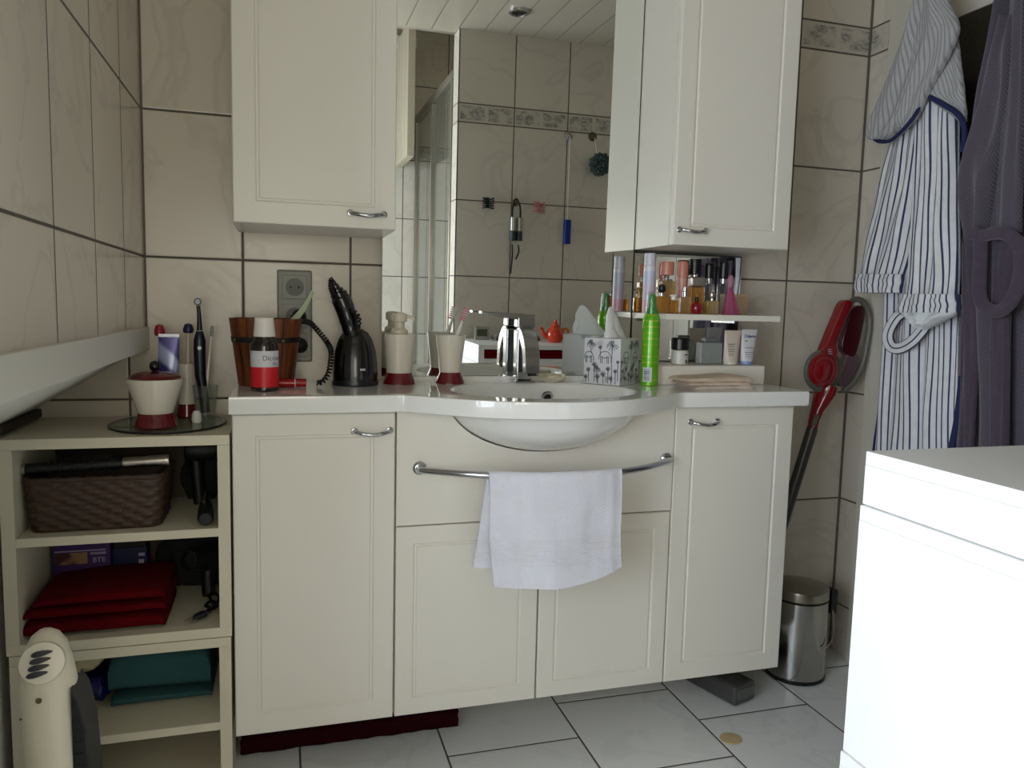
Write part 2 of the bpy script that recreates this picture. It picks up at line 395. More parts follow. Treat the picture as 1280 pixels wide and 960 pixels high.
# ------------------------------------------------------------------ vanity
VX, VW, YF = .1537, .3394, -.307
E_ = [VX+VW*k for k in range(5)]
ZB, ZT = .1235, .8247
def panel_door(x0, x1, z0, z1, yf, t, inset):
    b = BM(); box(b, x0, x1, yf, yf+t, z0, z1)
    front = [f for f in b.faces if f.normal.y < -.9]
    es = front[0].edges[:]
    bmesh.ops.bevel(b, geom=es, offset=.004, segments=3, affect='EDGES', profile=.5)
    if inset:
        b.faces.ensure_lookup_table()
        f = max([f for f in b.faces if f.normal.y < -.9], key=lambda f: f.calc_area())
        bmesh.ops.inset_region(b, faces=[f], thickness=inset, depth=0)
        bmesh.ops.inset_region(b, faces=[f], thickness=.004, depth=-.004)
        bmesh.ops.inset_region(b, faces=[f], thickness=.005, depth=0)
        bmesh.ops.inset_region(b, faces=[f], thickness=.004, depth=.003)
    return b
def arc_handle(b, x0, x1, z, yf, r=.0045):
    xm = (x0+x1)/2
    pts = smooth_path([(x0, yf, z), (x0+.003, yf-.012, z-.001), (x0+.018, yf-.021, z-.004), (xm, yf-.024, z-.006), (x1-.018, yf-.021, z-.004), (x1-.003, yf-.012, z-.001), (x1, yf, z)], 6)
    tube(b, pts, r, 12); 
    for x in (x0, x1): lathe(b, (x, yf, z), [(.0075, 0), (.0075, .003), (.005, .005)], 16, mtx=Matrix.Rotation(PI/2, 3, 'X'))
    return b
def cabinet(name, label, x0, x1, z0, z1, yf, hx0, hx1, hz):
    c = T(name, label, 'cabinet', ((x0+x1)/2, -.15, z0), None)
    b = BM(); box(b, x0, x1, yf+.021, -.002, z0, z1, .0015); c.part('body', b, white)
    d = c.part('door', panel_door(x0+.0018, x1-.0018, z0, z1-.003, yf, .018, .058), white)
    b = arc_handle(BM(), hx0, hx1, hz, yf); c.part('handle', b, chrome, d, label='chrome handle')
    return c
cabinet('base_cabinet', 'tall white base cabinet with framed door left of the washbasin', E_[0], E_[1], ZB, ZT, YF, .403, .479, .783)
cabinet('base_cabinet', 'tall white base cabinet with framed door right of the washbasin', E_[3], E_[4], ZB, ZT, YF, 1.213, 1.287, .787)
cabinet('wall_cabinet', 'white wall cabinet above the wooden bucket and black oral irrigator', .157, .498, 1.2185, 2.0, -.25, .398, .470, 1.25)
cabinet('wall_cabinet', 'white wall cabinet above the shelf of perfume bottles', 1.172, 1.507, 1.2185, 2.0, -.25, 1.19, 1.262, 1.255)
s = T('sink_cabinet', 'white vanity base under the bowed washbasin with a towel rail', 'cabinet', ((E_[1]+E_[3])/2, -.15, ZB))
b = BM(); box(b, E_[1]+.001, E_[1]+.016, YF+.021, -.002, ZB, ZT); box(b, E_[3]-.016, E_[3]-.001, YF+.021, -.002, ZB, ZT); box(b, E_[1]+.016, E_[3]-.016, YF+.021, -.002, ZB, ZB+.016); box(b, E_[1]+.016, E_[3]-.016, -.014, -.002, ZB+.016, ZT)
box(b, E_[1]+.016, E_[3]-.016, YF+.021, YF+.06, .556, .572)
s.part('body', b, white)
ZD = .566
for k in (1, 2): s.part('door', panel_door(E_[k]+.0018, E_[k+1]-.0018, ZB, ZD-.0018, YF, .018, .05), white)
# drawer front, cut out for the bulging bowl
BX, BY, BA, BB, BC = .842, -.272, .238, .192, .132     # outer bowl ellipsoid
def bowl_z(x, y): 
    q = 1-((x-BX)/BA)**2-((y-BY)/BB)**2
    return .857-BC*math.sqrt(q) if q > 0 else 9
def front_top(x): return min(ZT-.003, bowl_z(x, YF)-.001, bowl_z(x, YF+.018)-.001)
xs = [E_[1]+.0018+(E_[3]-E_[1]-.0036)*i/64 for i in range(65)]
b = BM(); prism(b, [(x, ZD+.0018) for x in (xs[0], xs[-1])]+[(x, front_top(x)) for x in xs[::-1]], 'y', YF, YF+.018); df = s.part('drawer_front', b, white, angle=30)
RZ = .697
rail_pts = smooth_path([(.545, YF, RZ), (.546, YF-.018, RZ), (.556, YF-.032, RZ), (.66, -.401, RZ), (.76, -.438, RZ), (.85, -.447, RZ), (.94, -.438, RZ), (1.04, -.401, RZ), (1.139, YF-.032, RZ), (1.149, YF-.018, RZ), (1.150, YF, RZ)], 10)
b = BM(); tube(b, rail_pts, .0075, 14)
for x in (.545, 1.150): lathe(b, (x, YF, RZ), [(.015, 0), (.015, .006), (.012, .009), (.009, .010)], 20, mtx=Matrix.Rotation(PI/2, 3, 'X'))
s.part('towel_rail', b, chrome, df, label='bowed chrome towel rail')

# countertop with basin
ZC = .864
ct = T('washbasin_countertop', 'glossy white countertop with a bowed oval washbasin in its middle', 'washbasin', (.84, -.2, ZT))
bow = [(VX+.25, -.342), (E_[1]-.03, -.342), (E_[1]+.007, -.342), (.53, -.362), (.585, -.405), (.64, -.443), (.70, -.472), (.76, -.488), (.82, -.496), (.88, -.492), (.94, -.478), (1.0, -.453), (1.06, -.418), (1.11, -.383), (1.145, -.357), (E_[3]-.003, -.346), (E_[3]+.03, -.346), (1.30, -.346)]
bow = smooth_path([(x, y, 0) for x, y in bow], 4)
outl = [Vector((VX-.002+.249*k/5, -.342, 0)) for k in range(5)]+[Vector((p.x, p.y, 0)) for p in bow]
outl += [Vector((1.30+.222*k/4, -.346, 0)) for k in range(1, 5)]
outl += [Vector((1.522, -.346+.344*k/6, 0)) for k in range(1, 7)]
outl += [Vector((1.522-(1.524-VX)*k/40, -.002, 0)) for k in range(1, 41)]
outl += [Vector((VX-.002, -.002-.340*k/6, 0)) for k in range(1, 6)]
RX, RY, RA, RB = .845, -.268, .222, .172                # inner rim ellipse
def ell(p, a, bb, z, cx=RX, cy=RY):
    an = math.atan2((p.y-RY)/RB, (p.x-RX)/RA); return Vector((cx+a*math.cos(an), cy+bb*math.sin(an), z))
def off(d, z):
    out = []; n = len(outl)
    for i, p in enumerate(outl):
        e1 = (p-outl[i-1]).normalized(); e2 = (outl[(i+1) % n]-p).normalized()
        n1 = Vector((-e1.y, e1.x, 0)); n2 = Vector((-e2.y, e2.x, 0)); m_ = (n1+n2); m_ = m_/max(.3, m_.dot(n1)) if m_.length > 1e-6 else n1
        q = p+m_*d; q.z = z; out.append(q)
    return out
rs = [[ell(p, RA-.005, RB-.005, ZC-.012) for p in outl], ]
bowlrings = []
for k in range(1, 10):
    a = k/9*PI/2
    bowlrings.append([ell(p, (RA-.006)*math.cos(a)**.8 if k < 9 else .004, (RB-.006)*math.cos(a)**.8 if k < 9 else .004, ZC-.014-.108*math.sin(a)) for p in outl])
inner = bowlrings[::-1]+rs+[[ell(p, RA, RB, ZC-.003) for p in outl], [ell(p, RA+.003, RB+.003, ZC) for p in outl], [ell(p, RA+.006, RB+.006, ZC) for p in outl]]
edge = [off(.004, ZC), off(.001, ZC-.0012), off(0, ZC-.005), off(0, ZT+.005), off(.004, ZT+.0015)]
under = [[Vector((BX+(BA)*math.cos(an), BY+BB*math.sin(an), ZT+.0015)) for an in [math.atan2((p.y-RY)/RB, (p.x-RX)/RA) for p in outl]]]
for k in range(1, 12):
    a = .25+(PI/2-.25)*k/11
    under.append([Vector((BX+BA*max(math.cos(a), .01)*math.cos(an), BY+BB*max(math.cos(a), .01)*math.sin(an), .857-BC*math.sin(a))) for an in [math.atan2((p.y-RY)/RB, (p.x-RX)/RA) for p in outl]])
for r in under: 
    for v in r: v.y = max(v.y, -.46+0*v.x)
b = BM(); rings(b, inner+edge+under); bmesh.ops.recalc_face_normals(b, faces=b.faces); ct.part('basin', b, ceramic, angle=50)
b = BM(); po = at(684, 496, y=-.118)
ori = Matrix.Rotation(PI/2+.5, 3, 'X')
lathe(b, po, [(.009, -.004), (.009, .003), (.012, .005), (.015, .003), (.016, -.003)], 24, False, False, mtx=ori)
ov = ct.part('overflow_ring', b, chrome, label='chrome overflow ring')
b = BM(); lathe(b, po, [(0, .0), (.0095, .0), (.0095, -.002)], 20, mtx=ori); ct.part('overflow_hole', b, blackm, ov)
b = BM(); lathe(b, (RX, RY, ZC-.123), [(.0, .004), (.015, .004), (.019, .001), (.019, -.004)], 24); ct.part('drain', b, chrome)
# low back ledge under the mirror
b = BM(); box(b, E_[1]+.012, E_[3]-.012, -.050, -.003, ZC-.001, ZC+.012, .002); ct.part('back_ledge', b, ceramic)

# mirror, tipped forward very slightly
TILT = .0122
b = BM(); box(b, .4935, 1.169, 0, .006, 0, 1.2)
mtx = Matrix.Translation((0, -.036, ZC+.0125)) @ Matrix.Rotation(TILT, 4, 'X'); bmesh.ops.transform(b, matrix=mtx, verts=b.verts)
mi = T('wall_mirror', 'large frameless mirror above the washbasin between the wall cabinets', 'mirror', (.83, -.03, ZC+.0125))
mi.part('mirror_pane', b, mirror_m)
b = BM(); box(b, .52, 1.14, -.022, -.002, ZC+.03, 2.0); mi.part('backing', b, darkgap)
b = BM(); box(b, 1.1692, 1.1712, -.0006, .006, 0, 1.2); bmesh.ops.transform(b, matrix=mtx, verts=b.verts); mi.part('edge_strip', b, mat('mirror_edge', (.16, .2, .17), .1, 20, rough=.3))
ms = T('shelf_mirror', 'small mirror panel behind the perfume bottles under the right wall cabinet', 'mirror', (1.34, -.03, .92))
b = BM(); box(b, 1.1735, 1.505, -.040, -.034, .918, 1.210); ms.part('mirror_pane', b, mirror_m)
b = BM(); box(b, 1.19, 1.49, -.033, -.002, .93, 1.20); ms.part('backing', b, darkgap)
b = BM(); box(b, 1.1735, 1.505, -.042, -.033, 1.210, 1.214); ms.part('edge_strip', b, M['mirror_edge'] if 'mirror_edge' in M else darkgap)
# ledge box and perfume shelf
b = BM(); box(b, 1.176, 1.507, -.175, -.003, ZC+.0005, .914, .002); single('ledge_box', b, white, 'low white box ledge on the counter carrying tubes and a jar', 'ledge', (1.34, -.09, ZC))
b = BM(); box(b, 1.176, 1.507, -.232, -.042, 1.034, 1.049, .002); sh = T('perfume_shelf', 'narrow white shelf full of perfume bottles below the right wall cabinet', 'shelf', (1.34, -.13, 1.034)); sh.part('board', b, white)
b = BM()
for x in (1.22, 1.46):
    b = BM(); box(b, x-.006, x+.006, -.10, -.0405, 1.026, 1.0335); sh.part('bracket', b, chrome)

# ------------------------------------------------------------------ cubby units
def cubby(name, label, x0, x1, yb, yo, z0, z1, shelves, m, t=.024, tt=.021, tb=.021, full=True, backm=None):
    """open box unit; yo = y of the open front, yb = y of its back"""
    s = 1 if yo > yb else -1
    c = T(name, label, 'shelf unit', ((x0+x1)/2, (yb+yo)/2, z0))
    lo, hi = min(yb, yo), max(yb, yo)
    for a in (x0, x1-t): b = BM(); box(b, a, a+t, lo, hi, z0+(tb if full else 0), z1-tt, .0008); c.part('side_panel', b, m)
    b = BM(); box(b, x0, x1, lo, hi, z1-tt, z1, .0015); c.part('top_board', b, m)
    b = BM(); box(b, x0+(0 if full else t), x1-(0 if full else t), lo, hi, z0, z0+tb, .001); c.part('bottom_board', b, m)
    bl = (lo+.001, lo+.008) if s > 0 else (hi-.008, hi-.001)
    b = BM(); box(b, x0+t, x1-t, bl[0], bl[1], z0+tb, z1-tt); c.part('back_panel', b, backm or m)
    for zs in shelves:
        b = BM(); box(b, x0+t, x1-t, min(yo, yb+s*.009), max(yo, yb+s*.009), zs-.018, zs, .001); c.part('shelf_board', b, m)
    return c
shade_back = mat('shade_brown_back', (.27, .23, .17), .1, 20, rough=.7)  # dark brown back: shade of the unlit cubby interior put into the colour
SX0, SX1, SYF = -.268, .150, -.302
cubby('cubby_unit', 'cream open cubby on the floor holding the folded teal cloth', SX0+.004, SX1-.002, -.004, SYF, 0, .3465, [.160], cream, backm=shade_back)
cubby('cubby_unit', 'cream open cubby holding the wicker basket and red towel, stacked on another', SX0, SX1, -.004, SYF, .348, .780, [.584], cream, backm=shade_back)
cubby('cubby_unit', 'white cubby at the foot of the bright stack on the right', 1.006, 1.427, -1.485, -1.123, 0, .447, [], whitec, full=False)
cubby('cubby_unit', 'white cubby in the middle of the bright stack on the right', 1.010, 1.427, -1.485, -1.123, .448, .800, [], whitec, full=False)
cubby('cubby_unit', 'flat white cubby topping the bright stack beside the bathrobes', 1.0155, 1.425, -1.485, -1.121, .801, .874, [], whitec, tt=.019, tb=.016, full=False)
for x0, x1, l in ((1.046, 1.205, 'burgundy folded towel in the top cubby, nearer the window'), (1.215, 1.392, 'burgundy folded towel in the top cubby, nearer the door')):
    t_ = T('folded_towel', l, 'towel', ((x0+x1)/2, -1.25, .8175), 'burgundy towels in the top cubby')
    for k in range(2):
        b = BM(); box(b, x0, x1, -1.40, -1.135-.004*k, .8175+.0165*k, .8335+.0165*k, .006, 3); t_.part('fold', b, maroon)
# ------------------------------------------------------------------ hand towel on the rail
def rail_y(x):
    best = min(range(len(rail_pts)-1), key=lambda i: abs(rail_pts[i].x-x)); p = rail_pts[best]
    return p.y
def towel_pt(s, t, layer):
    """s across 0..1, t from back hem (0) over the rail to the front hem (1)"""
    x = .676+.298*s
    L = [(0, 'back'), (1, 'front')]
    yr = rail_y(x); rr = .0105
    zb_, zf = .492, .458+.022*(s-.4)**2*4*(1 if s > .4 else .2)
    lb, lf = RZ-zb_, RZ-zf; arc = PI*rr; tot = lb+arc+lf; d = t*tot
    if d < lb: z = zb_+d; y = yr+rr; f = 1-d/lb; side = 1
    elif d < lb+arc: a = (d-lb)/rr; z = RZ+rr*math.sin(a); y = yr+rr*math.cos(a); f = 0; side = 0
    else: z = RZ-(d-lb-arc); y = yr-rr; f = (d-lb-arc)/lf; side = -1
    fold = noise.noise((s*4.5, z*5, 3.1+side))*.010*min(1, f*2.5)
    y += fold + (side*.006*f)
    if side > 0: x = x - .026*f*(1-s*.4); y = max(y, yr+.004); y = min(y, -.335)
    if side < 0: x = x + .010*f*(.5-s) + .004*math.sin(z*30)*f; y -= .012*f
    return Vector((x, y, z))
b = BM(); grid(b, lambda s, t: towel_pt(s, t, 0), 40, 70); thicken(b, .004)
tm = bpy.data.materials.new('terry_with_faint_mark'); t = NT(tm)
g = t.n('ShaderNodeTexCoord'); sp = t.n('ShaderNodeSeparateXYZ'); t.l(g.outputs['Object'], sp.inputs[0])
bandv = t.math('LESS_THAN', t.math('ABSOLUTE', t.math('ADD', sp.outputs[2], .165)), .03)
c = t.mix(t.noise(20), lin((.85, .85, .89)), lin((.89, .89, .92)))
mark = t.math('MULTIPLY', t.ramp(t.noise(22, 2), .55, .66), .10); c = t.mix(mark, c, lin((.80, .74, .66)))
t.l(c, t.b.inputs['Base Color']); t.set(rough=.95, sheen=.2, spec=.1)
wv = t.math('MULTIPLY', t.math('SINE', t.math('MULTIPLY', sp.outputs[2], 1400)), t.math('MULTIPLY', bandv, .25))
t.bump(t.math('ADD', t.noise(420, 2), wv), .6, .0025)
single('hand_towel', b, tm, 'white terry hand towel hanging over the bowed chrome rail', 'towel', (.82, -.44, .70), angle=80)

# ------------------------------------------------------------------ faucet
fx, fy = .848, -.088
f_ = T('faucet', 'square chrome mixer tap standing at the back of the washbasin', 'faucet', (fx, fy, ZC))
b = BM(); box(b, fx-.027, fx+.027, fy-.026, fy+.022, ZC+.0005, ZC+.006, .002); f_.part('base_plate', b, chrome)
b = BM(); box(b, fx-.021, fx+.021, fy-.015, fy+.019, ZC+.006, ZC+.135, .005, 3); f_.part('body', b, chrome)
b = BM(); rs = []
sp_path = smooth_path([(fx, fy+.002, ZC+.118), (fx, fy-.012, ZC+.128), (fx, fy-.034, ZC+.121), (fx, fy-.056, ZC+.098), (fx, fy-.067, ZC+.070), (fx, fy-.070, ZC+.030)], 6)
for i, p in enumerate(sp_path):
    d = (sp_path[min(i+1, len(sp_path)-1)]-sp_path[max(i-1, 0)]).normalized(); n = Vector((1, 0, 0)).cross(d); w, h = .0185, .015
    rs.append([p+Vector((sx*w, 0, 0))+n*sy*h for sx, sy in ((-1, -.8), (-.85, -1), (.85, -1), (1, -.8), (1, .8), (.85, 1), (-.85, 1), (-1, .8))])
rings(b, rs); bmesh.ops.recalc_face_normals(b, faces=b.faces); so_ = f_.part('spout', b, chrome)
b = BM(); box(b, fx-.012, fx+.012, fy-.078, fy-.062, ZC+.023, ZC+.031, .001); f_.part('aerator', b, blackm, so_)
b = BM(); box(b, fx-.021, fx+.026, fy-.016, fy+.018, ZC+.140, ZC+.168, .004, 3); 
hd = f_.part('lever_head', b, chrome)
b = BM(); prism(b, [(fx-.020, ZC+.160), (fx-.090, ZC+.172), (fx-.115, ZC+.175), (fx-.115, ZC+.180), (fx-.09, ZC+.178), (fx+.026, ZC+.174), (fx+.026, ZC+.168)], 'y', fy-.014, fy+.016, .0012); f_.part('lever', b, chrome, hd)

# ------------------------------------------------------------------ things on the counter
def lp(u, y, z, prof, hole=None):
    """turn a profile measured in photo pixels (radius, height) into metres at pixel column u, depth y, standing on z"""
    vv = 480
    for _ in range(6):
        p = at(u, vv, y=y)
        vv -= (z-p.z)/mpp(p)
    p = at(u, vv, y=y); s = mpp(p); p.z = z
    return p, [(r*s, h*s) for r, h in prof], s
zc = ZC+.0006
# soap dispenser
c, pr, s = lp(499, -.105, zc, [(0, 0), (20, 0), (20, 1.2), (15.6, 13), (15.6, 13.6)])
d = T('soap_dispenser', 'ivory ceramic soap dispenser with burgundy foot and pump', 'soap dispenser', c)
b = BM(); lathe(b, c, pr, 40); d.part('foot', b, potred)
b = BM(); lathe(b, c, [(r*s, h*s) for r, h in [(15.4, 13.7), (15.8, 14.2), (17.6, 38), (19.6, 59.5), (19.6, 61), (19, 61.8), (8, 62)]], 40); d.part('body', b, potwhite)
b = BM(); lathe(b, c, [(r*s, h*s) for r, h in [(10.5, 62.2), (10.5, 66), (7.5, 68.5), (6, 69.5), (6, 76), (9, 77.5), (9.2, 85), (7.5, 87.5), (0, 88.5)]], 28)
tube(b, smooth_path([c+Vector((0, 0, 83*s)), c+Vector((8*s, -2*s, 83.5*s)), c+Vector((15*s, -3*s, 82*s)), c+Vector((17.5*s, -3*s, 79*s))], 5), 2.2*s, 10)
d.part('pump', b, mat('ivory_plastic', (.84, .80, .72), .03, 10, rough=.35))
# toothbrush cup
c, pr, s = lp(562.5, -.10, zc, [(0, 0), (18, 0), (18, 1.2), (13.2, 13), (13.2, 13.6)])
d = T('toothbrush_cup', 'ivory ceramic tumbler with burgundy foot holding the pink toothbrush', 'cup', c)
b = BM(); lathe(b, c, pr, 40); d.part('foot', b, potred)
b = BM(); lathe(b, c, [(r*s, h*s) for r, h in [(13, 13.7), (13.4, 14.2), (15.4, 34), (18.6, 58.5), (18.6, 59.5), (17.6, 59.6), (14.2, 34), (11.8, 18), (0, 17.5)]], 40, cap1=False); d.part('body', b, potwhite)
def toothbrush(label, base, tip, m_h, m_b, width=.0045, head=.03, group=None, name='toothbrush', side=Vector((0, -1, 0))):
    base, tip = Vector(base), Vector(tip); ax = (tip-base).normalized(); L = (tip-base).length
    o = T(name, label, 'toothbrush', base, group)
    n = (side-ax*side.dot(ax)).normalized()
    pts = [base+ax*L*k for k in (0, .2, .45, .6, .72, .8, .84, .9, .98, 1)]
    b = BM(); tube(b, pts, [width*x for x in (.7, 1, 1, .8, .5, .5, .8, 1.1, 1.0, .4)], 12); o.part('handle', b, m_h)
    b = BM(); sidev = ax.cross(n)
    for k in range(6):
        for j in (-1, 0, 1):
            q = tip-ax*(.003+head*k/6)+sidev*j*width*.62+n*width*.6
            tube(b, [q, q+n*.010], width*.26, 6)
    o.part('bristles', b, m_b)
    return o
pinkp = mat('pink_plastic', (.80, .20, .36), .1, 30, rough=.4); whp = mat('white_plastic', (.90, .89, .88), .02, 10, rough=.35)
toothbrush('white toothbrush with pink bristles leaning in the ivory tumbler', c+Vector((-.008, .012, 18.5*s+.006)), at(584, 385, y=-.10), whp, pinkp, .0062, .034, side=Vector((-.4, -1, .2)))
# black oral irrigator
c, pr, s = lp(444, -.125, zc, [(0, 0), (28, 0), (28.5, 1.5), (28.2, 5)])
d = T('oral_irrigator', 'black oral irrigator with domed tank, handpiece and coiled hose', 'oral irrigator', c)
b = BM(); lathe(b, c, pr, 44); d.part('foot', b, mat('dark_blue_plastic', (.06, .08, .13), .1, 20, rough=.3))
b = BM(); lathe(b, c, [(r*s, h*s) for r, h in [(27.4, 5.1), (27.6, 12), (27, 26), (25, 42), (21, 56), (15.5, 65), (9, 69.5), (0, 71)]], 44); d.part('tank', b, black)
b = BM(); arc_sheet(b, c, 27.75*s, .12, .36, c.z+19.5*s, c.z+22*s, 6); d.part('badge', b, mat('pale_print', (.75, .77, .8), .02, 9))
b = BM()
def q(u, v, y=-.135): return at(u, v, y=y)
tube(b, smooth_path([q(441, 424), q(437, 405), q(431, 385), q(425, 371), q(421, 362), q(416, 352), q(412.5, 347)], 6), [k*s for k in [12]*3+[13.5]*4+[14.5]*5+[15]*6+[13]*4+[9.5]*3+[6]*3+[4]*3+[3.2]*3+[3]*3][:37], 16, flat=.8); d.part('handpiece', b, black)
def coil(path, r, turns, tr):
    P = smooth_path(path, 12); pts = []
    L = [0]
    for a, bb in zip(P, P[1:]): L.append(L[-1]+(bb-a).length)
    N = turns*12
    for i in range(N+1):
        dd = L[-1]*i/N; k = 0
        while k < len(L)-2 and L[k+1] < dd: k += 1
        a, bb = P[k], P[k+1]; p = a.lerp(bb, (dd-L[k])/max(1e-9, L[k+1]-L[k])); ax = (bb-a).normalized()
        nx = ax.cross(Vector((.3, 1, .2))).normalized(); ny = ax.cross(nx); an = 2*PI*i/12
        pts.append(p+(nx*math.cos(an)+ny*math.sin(an))*r)
    b = BM(); tube(b, pts, tr, 6); return b
d.part('coiled_hose', coil([q(414, 350, -.15), q(414, 360, -.152), q(418, 371, -.155)], 2.6*s, 7, 1.1*s), blackm)
d.part('coiled_hose', coil([q(440, 388, -.16), q(447, 396, -.165), q(447, 408, -.16), q(441, 414, -.15)], 3*s, 7, 1.2*s), blackm)
d.part('coiled_hose', coil([at(377, 401, y=-.03), at(388, 404, y=-.06), at(398, 414, y=-.08), at(409, 428, y=-.10), at(414, 440, y=-.13), at(413, 456, y=-.15), at(410, 468, y=-.16), at(403, 477, y=-.165), at(396, 478.5, y=-.165)], 2.6*s, 30, 1.15*s), blackm)
# wall sockets
wsx0, wsz0 = at(347, 452, y=0).x, at(347, 452, y=0).z; wsx1, wsz1 = at(390, 338.5, y=0).x, at(390, 338.5, y=0).z
sk = T('wall_socket', 'grey triple wall socket behind the wooden bucket', 'wall socket', ((wsx0+wsx1)/2, 0, (wsz0+wsz1)/2))
skm = mat('grey_socket_plastic', (.56, .56, .52), .02, 9, rough=.4)
b = BM(); box(b, wsx0, wsx1, -.010, -.0005, wsz0, wsz1, .006, 3); sk.part('cover_plate', b, skm)
cx = (wsx0+wsx1)/2; hh = (wsz1-wsz0)
for k in range(3):
    cz = wsz1-hh*(.185+.315*k); b = BM(); box(b, cx-.029, cx+.029, -.0135, -.0101, cz-.029, cz+.029, .002)
    si = sk.part('socket_insert', b, skm)
    b = BM(); lathe(b, (cx, -.0136, cz), [(.0215, 0), (.0215, .0012), (.0195, .0014), (.0185, -.009+.0102), (0, .0008)], 28, mtx=Matrix.Rotation(PI/2, 3, 'X')); w_ = sk.part('well', b, mat('grey_socket_well', (.42, .42, .39), .02, 9, rough=.5), si)
    b = BM()
    for dx in (-.0095, .0095): lathe(b, (cx+dx, -.0152, cz), [(0, 0), (.0026, 0), (.0026, .0006), (0, .0008)], 10, mtx=Matrix.Rotation(PI/2, 3, 'X'))
    sk.part('pin_hole', b, blackm, si)
b = BM(); pc = Vector((cx+.010, -.0165, wsz1-hh*(.185+.315)))
lathe(b, pc, [(.017, 0), (.017, .012), (.013, .020), (.006, .026), (0, .026)], 20, mtx=Matrix.Rotation(PI/2, 3, 'X'))
single('plug', b, blackm, 'black plug in the middle socket at the end of the coiled cord', 'plug', pc)
b = BM(); pc = Vector((cx+.012, -.0165, wsz1-hh*(.185+.63)))
lathe(b, pc, [(.0185, 0), (.0185, .010), (.014, .018), (.006, .022), (0, .022)], 20, mtx=Matrix.Rotation(PI/2, 3, 'X'))
single('plug', b, blackm, 'black plug in the lowest socket, half hidden by the bucket', 'plug', pc)
# wooden bucket
c, pr, s = lp(333, -.105, zc, [(0, 0)])
wood = bpy.data.materials.new('stained_stave_wood'); t = NT(wood)
tc = t.n('ShaderNodeTexCoord'); mp = t.n('ShaderNodeMapping'); mp.inputs['Scale'].default_value = (60, 60, 5); t.l(tc.outputs['Object'], mp.inputs[0])
nn = t.noise(1.2, 5, mp.outputs[0]); t.l(t.mix(t.ramp(nn, .3, .7), lin((.20, .09, .04)), lin((.56, .30, .13))), t.b.inputs['Base Color']); t.set(rough=.4, coat=.1); t.bump(nn, .3, .002)
d = T('wooden_bucket', 'small brown stave bucket with a dark band behind the medicine bottle', 'bucket', c)
H = 82*s; r0, r1 = 33*s, 43.3*s
NS = 18
for k in range(NS):
    a0, a1 = 2*PI*k/NS+.01, 2*PI*(k+1)/NS-.01; b = BM(); rs = []
    for z, r in ((0, r0), (H*.5, (r0+r1)/2), (H, r1)):
        rs.append([Vector((c.x+math.cos(a)*rr, c.y+math.sin(a)*rr, c.z+z)) for a, rr in ((a0, r), ((a0+a1)/2, r*1.006), (a1, r), (a1, r-.006), (a0, r-.006))])
    rings(b, rs); bmesh.ops.recalc_face_normals(b, faces=b.faces); d.part('stave', b, wood)
b = BM(); lathe(b, c+Vector((0, 0, .004)), [(0, 0), (r0-.0065, 0), (r0-.0063, .006), (0, .006)], 36); d.part('bottom', b, wood)
zb0, zb1 = 53*s, 59.5*s
def rb(z): return r0+(r1-r0)*z/H
b = BM(); lathe(b, c, [(rb(zb0)+.0003, zb0), (rb(zb0)+.0018, zb0), (rb(zb1)+.0018, zb1), (rb(zb1)+.0003, zb1)], 48, False, False); bd = d.part('band', b, darkgap)
b = BM()
for a in (-PI/2+.52, -PI/2-1.05): lathe(b, c+Vector((math.cos(a)*(rb(56*s)+.0016), math.sin(a)*(rb(56*s)+.0016), 56*s)), [(.0035, 0), (.003, .0015), (0, .002)], 12, mtx=Matrix.Rotation(a+PI/2, 3, 'Z') @ Matrix.Rotation(PI/2, 3, 'X'))
d.part('rivets', b, mat('brass', (.7, .58, .35), .05, 30, rough=.3, metal=1), bd)
# pale green strip in the bucket
b = BM(); pts = smooth_path([at(352, 403, y=-.135), at(362, 404, y=-.13), at(371, 396, y=-.12), at(380, 385, y=-.115), at(388, 370, y=-.112), at(391, 364, y=-.112)], 6)
pts = [Vector(p) for p in pts]; rs = []
for i, p in enumerate(pts):
    dd = (pts[min(i+1, len(pts)-1)]-pts[max(i-1, 0)]).normalized(); n = dd.cross(Vector((0, 1, 0))).normalized(); w = (.3+.7*math.sin(PI*min(.85, .12+i/len(pts))))*.0068
    rs.append([p+n*w, p+Vector((0, -.0012, 0)), p-n*w, p+Vector((0, .0012, 0))])
rings(b, rs); bmesh.ops.recalc_face_normals(b, faces=b.faces)
single('plastic_strip', b, mat('pale_green_plastic', (.66, .72, .58), .05, 20, rough=.4), 'pale green curved plastic strip sticking out of the wooden bucket', 'strip', at(362, 404, y=-.13))
# medicine bottle
c, pr, s = lp(331, -.235, zc, [(0, 0)])
d = T('medicine_bottle', 'brown medicine bottle with white cap and red and white label', 'bottle', c)
brown = mat('brown_glass', (.10, .045, .03), .1, 20, rough=.08, coat=.5)
b = BM(); lathe(b, c, [(r*s, h*s) for r, h in [(0, 0), (15, 0), (16.6, 1.2), (16.8, 3), (16.8, 54), (16, 59), (13.5, 63), (12, 65), (12, 67)]], 40); d.part('body', b, brown)
b = BM(); lathe(b, c, [(r*s, h*s) for r, h in [(13.2, 67.2), (13.2, 68), (11.4, 89.5), (11, 90.5), (0, 90.6)]], 40); d.part('cap', b, mat('white_cap', (.90, .88, .85), .02, 10, rough=.4))
R_ = 16.95*s
b = BM(); arc_sheet(b, c, R_, -1.45, 1.45, c.z+30*s, c.z+50*s, 30); l1 = d.part('label_top', b, mat('label_white', (.82, .82, .84), .02, 10, rough=.4))
b = BM(); arc_sheet(b, c, R_, -1.45, 1.45, c.z+5*s, c.z+30*s, 30); d.part('label_bottom', b, mat('label_red', (.80, .05, .11), .03, 10, rough=.35))
navy = mat('navy_print', (.12, .13, .36), .05, 10)
d.part('label_text', wrap_text('Dicdem', 8.4*s, c, R_+.0003, -.13, c.z+38.5*s), navy, l1)
d.part('label_text', wrap_text('Flu', 7*s, c, R_+.0003, .62, c.z+31.5*s), navy, l1)
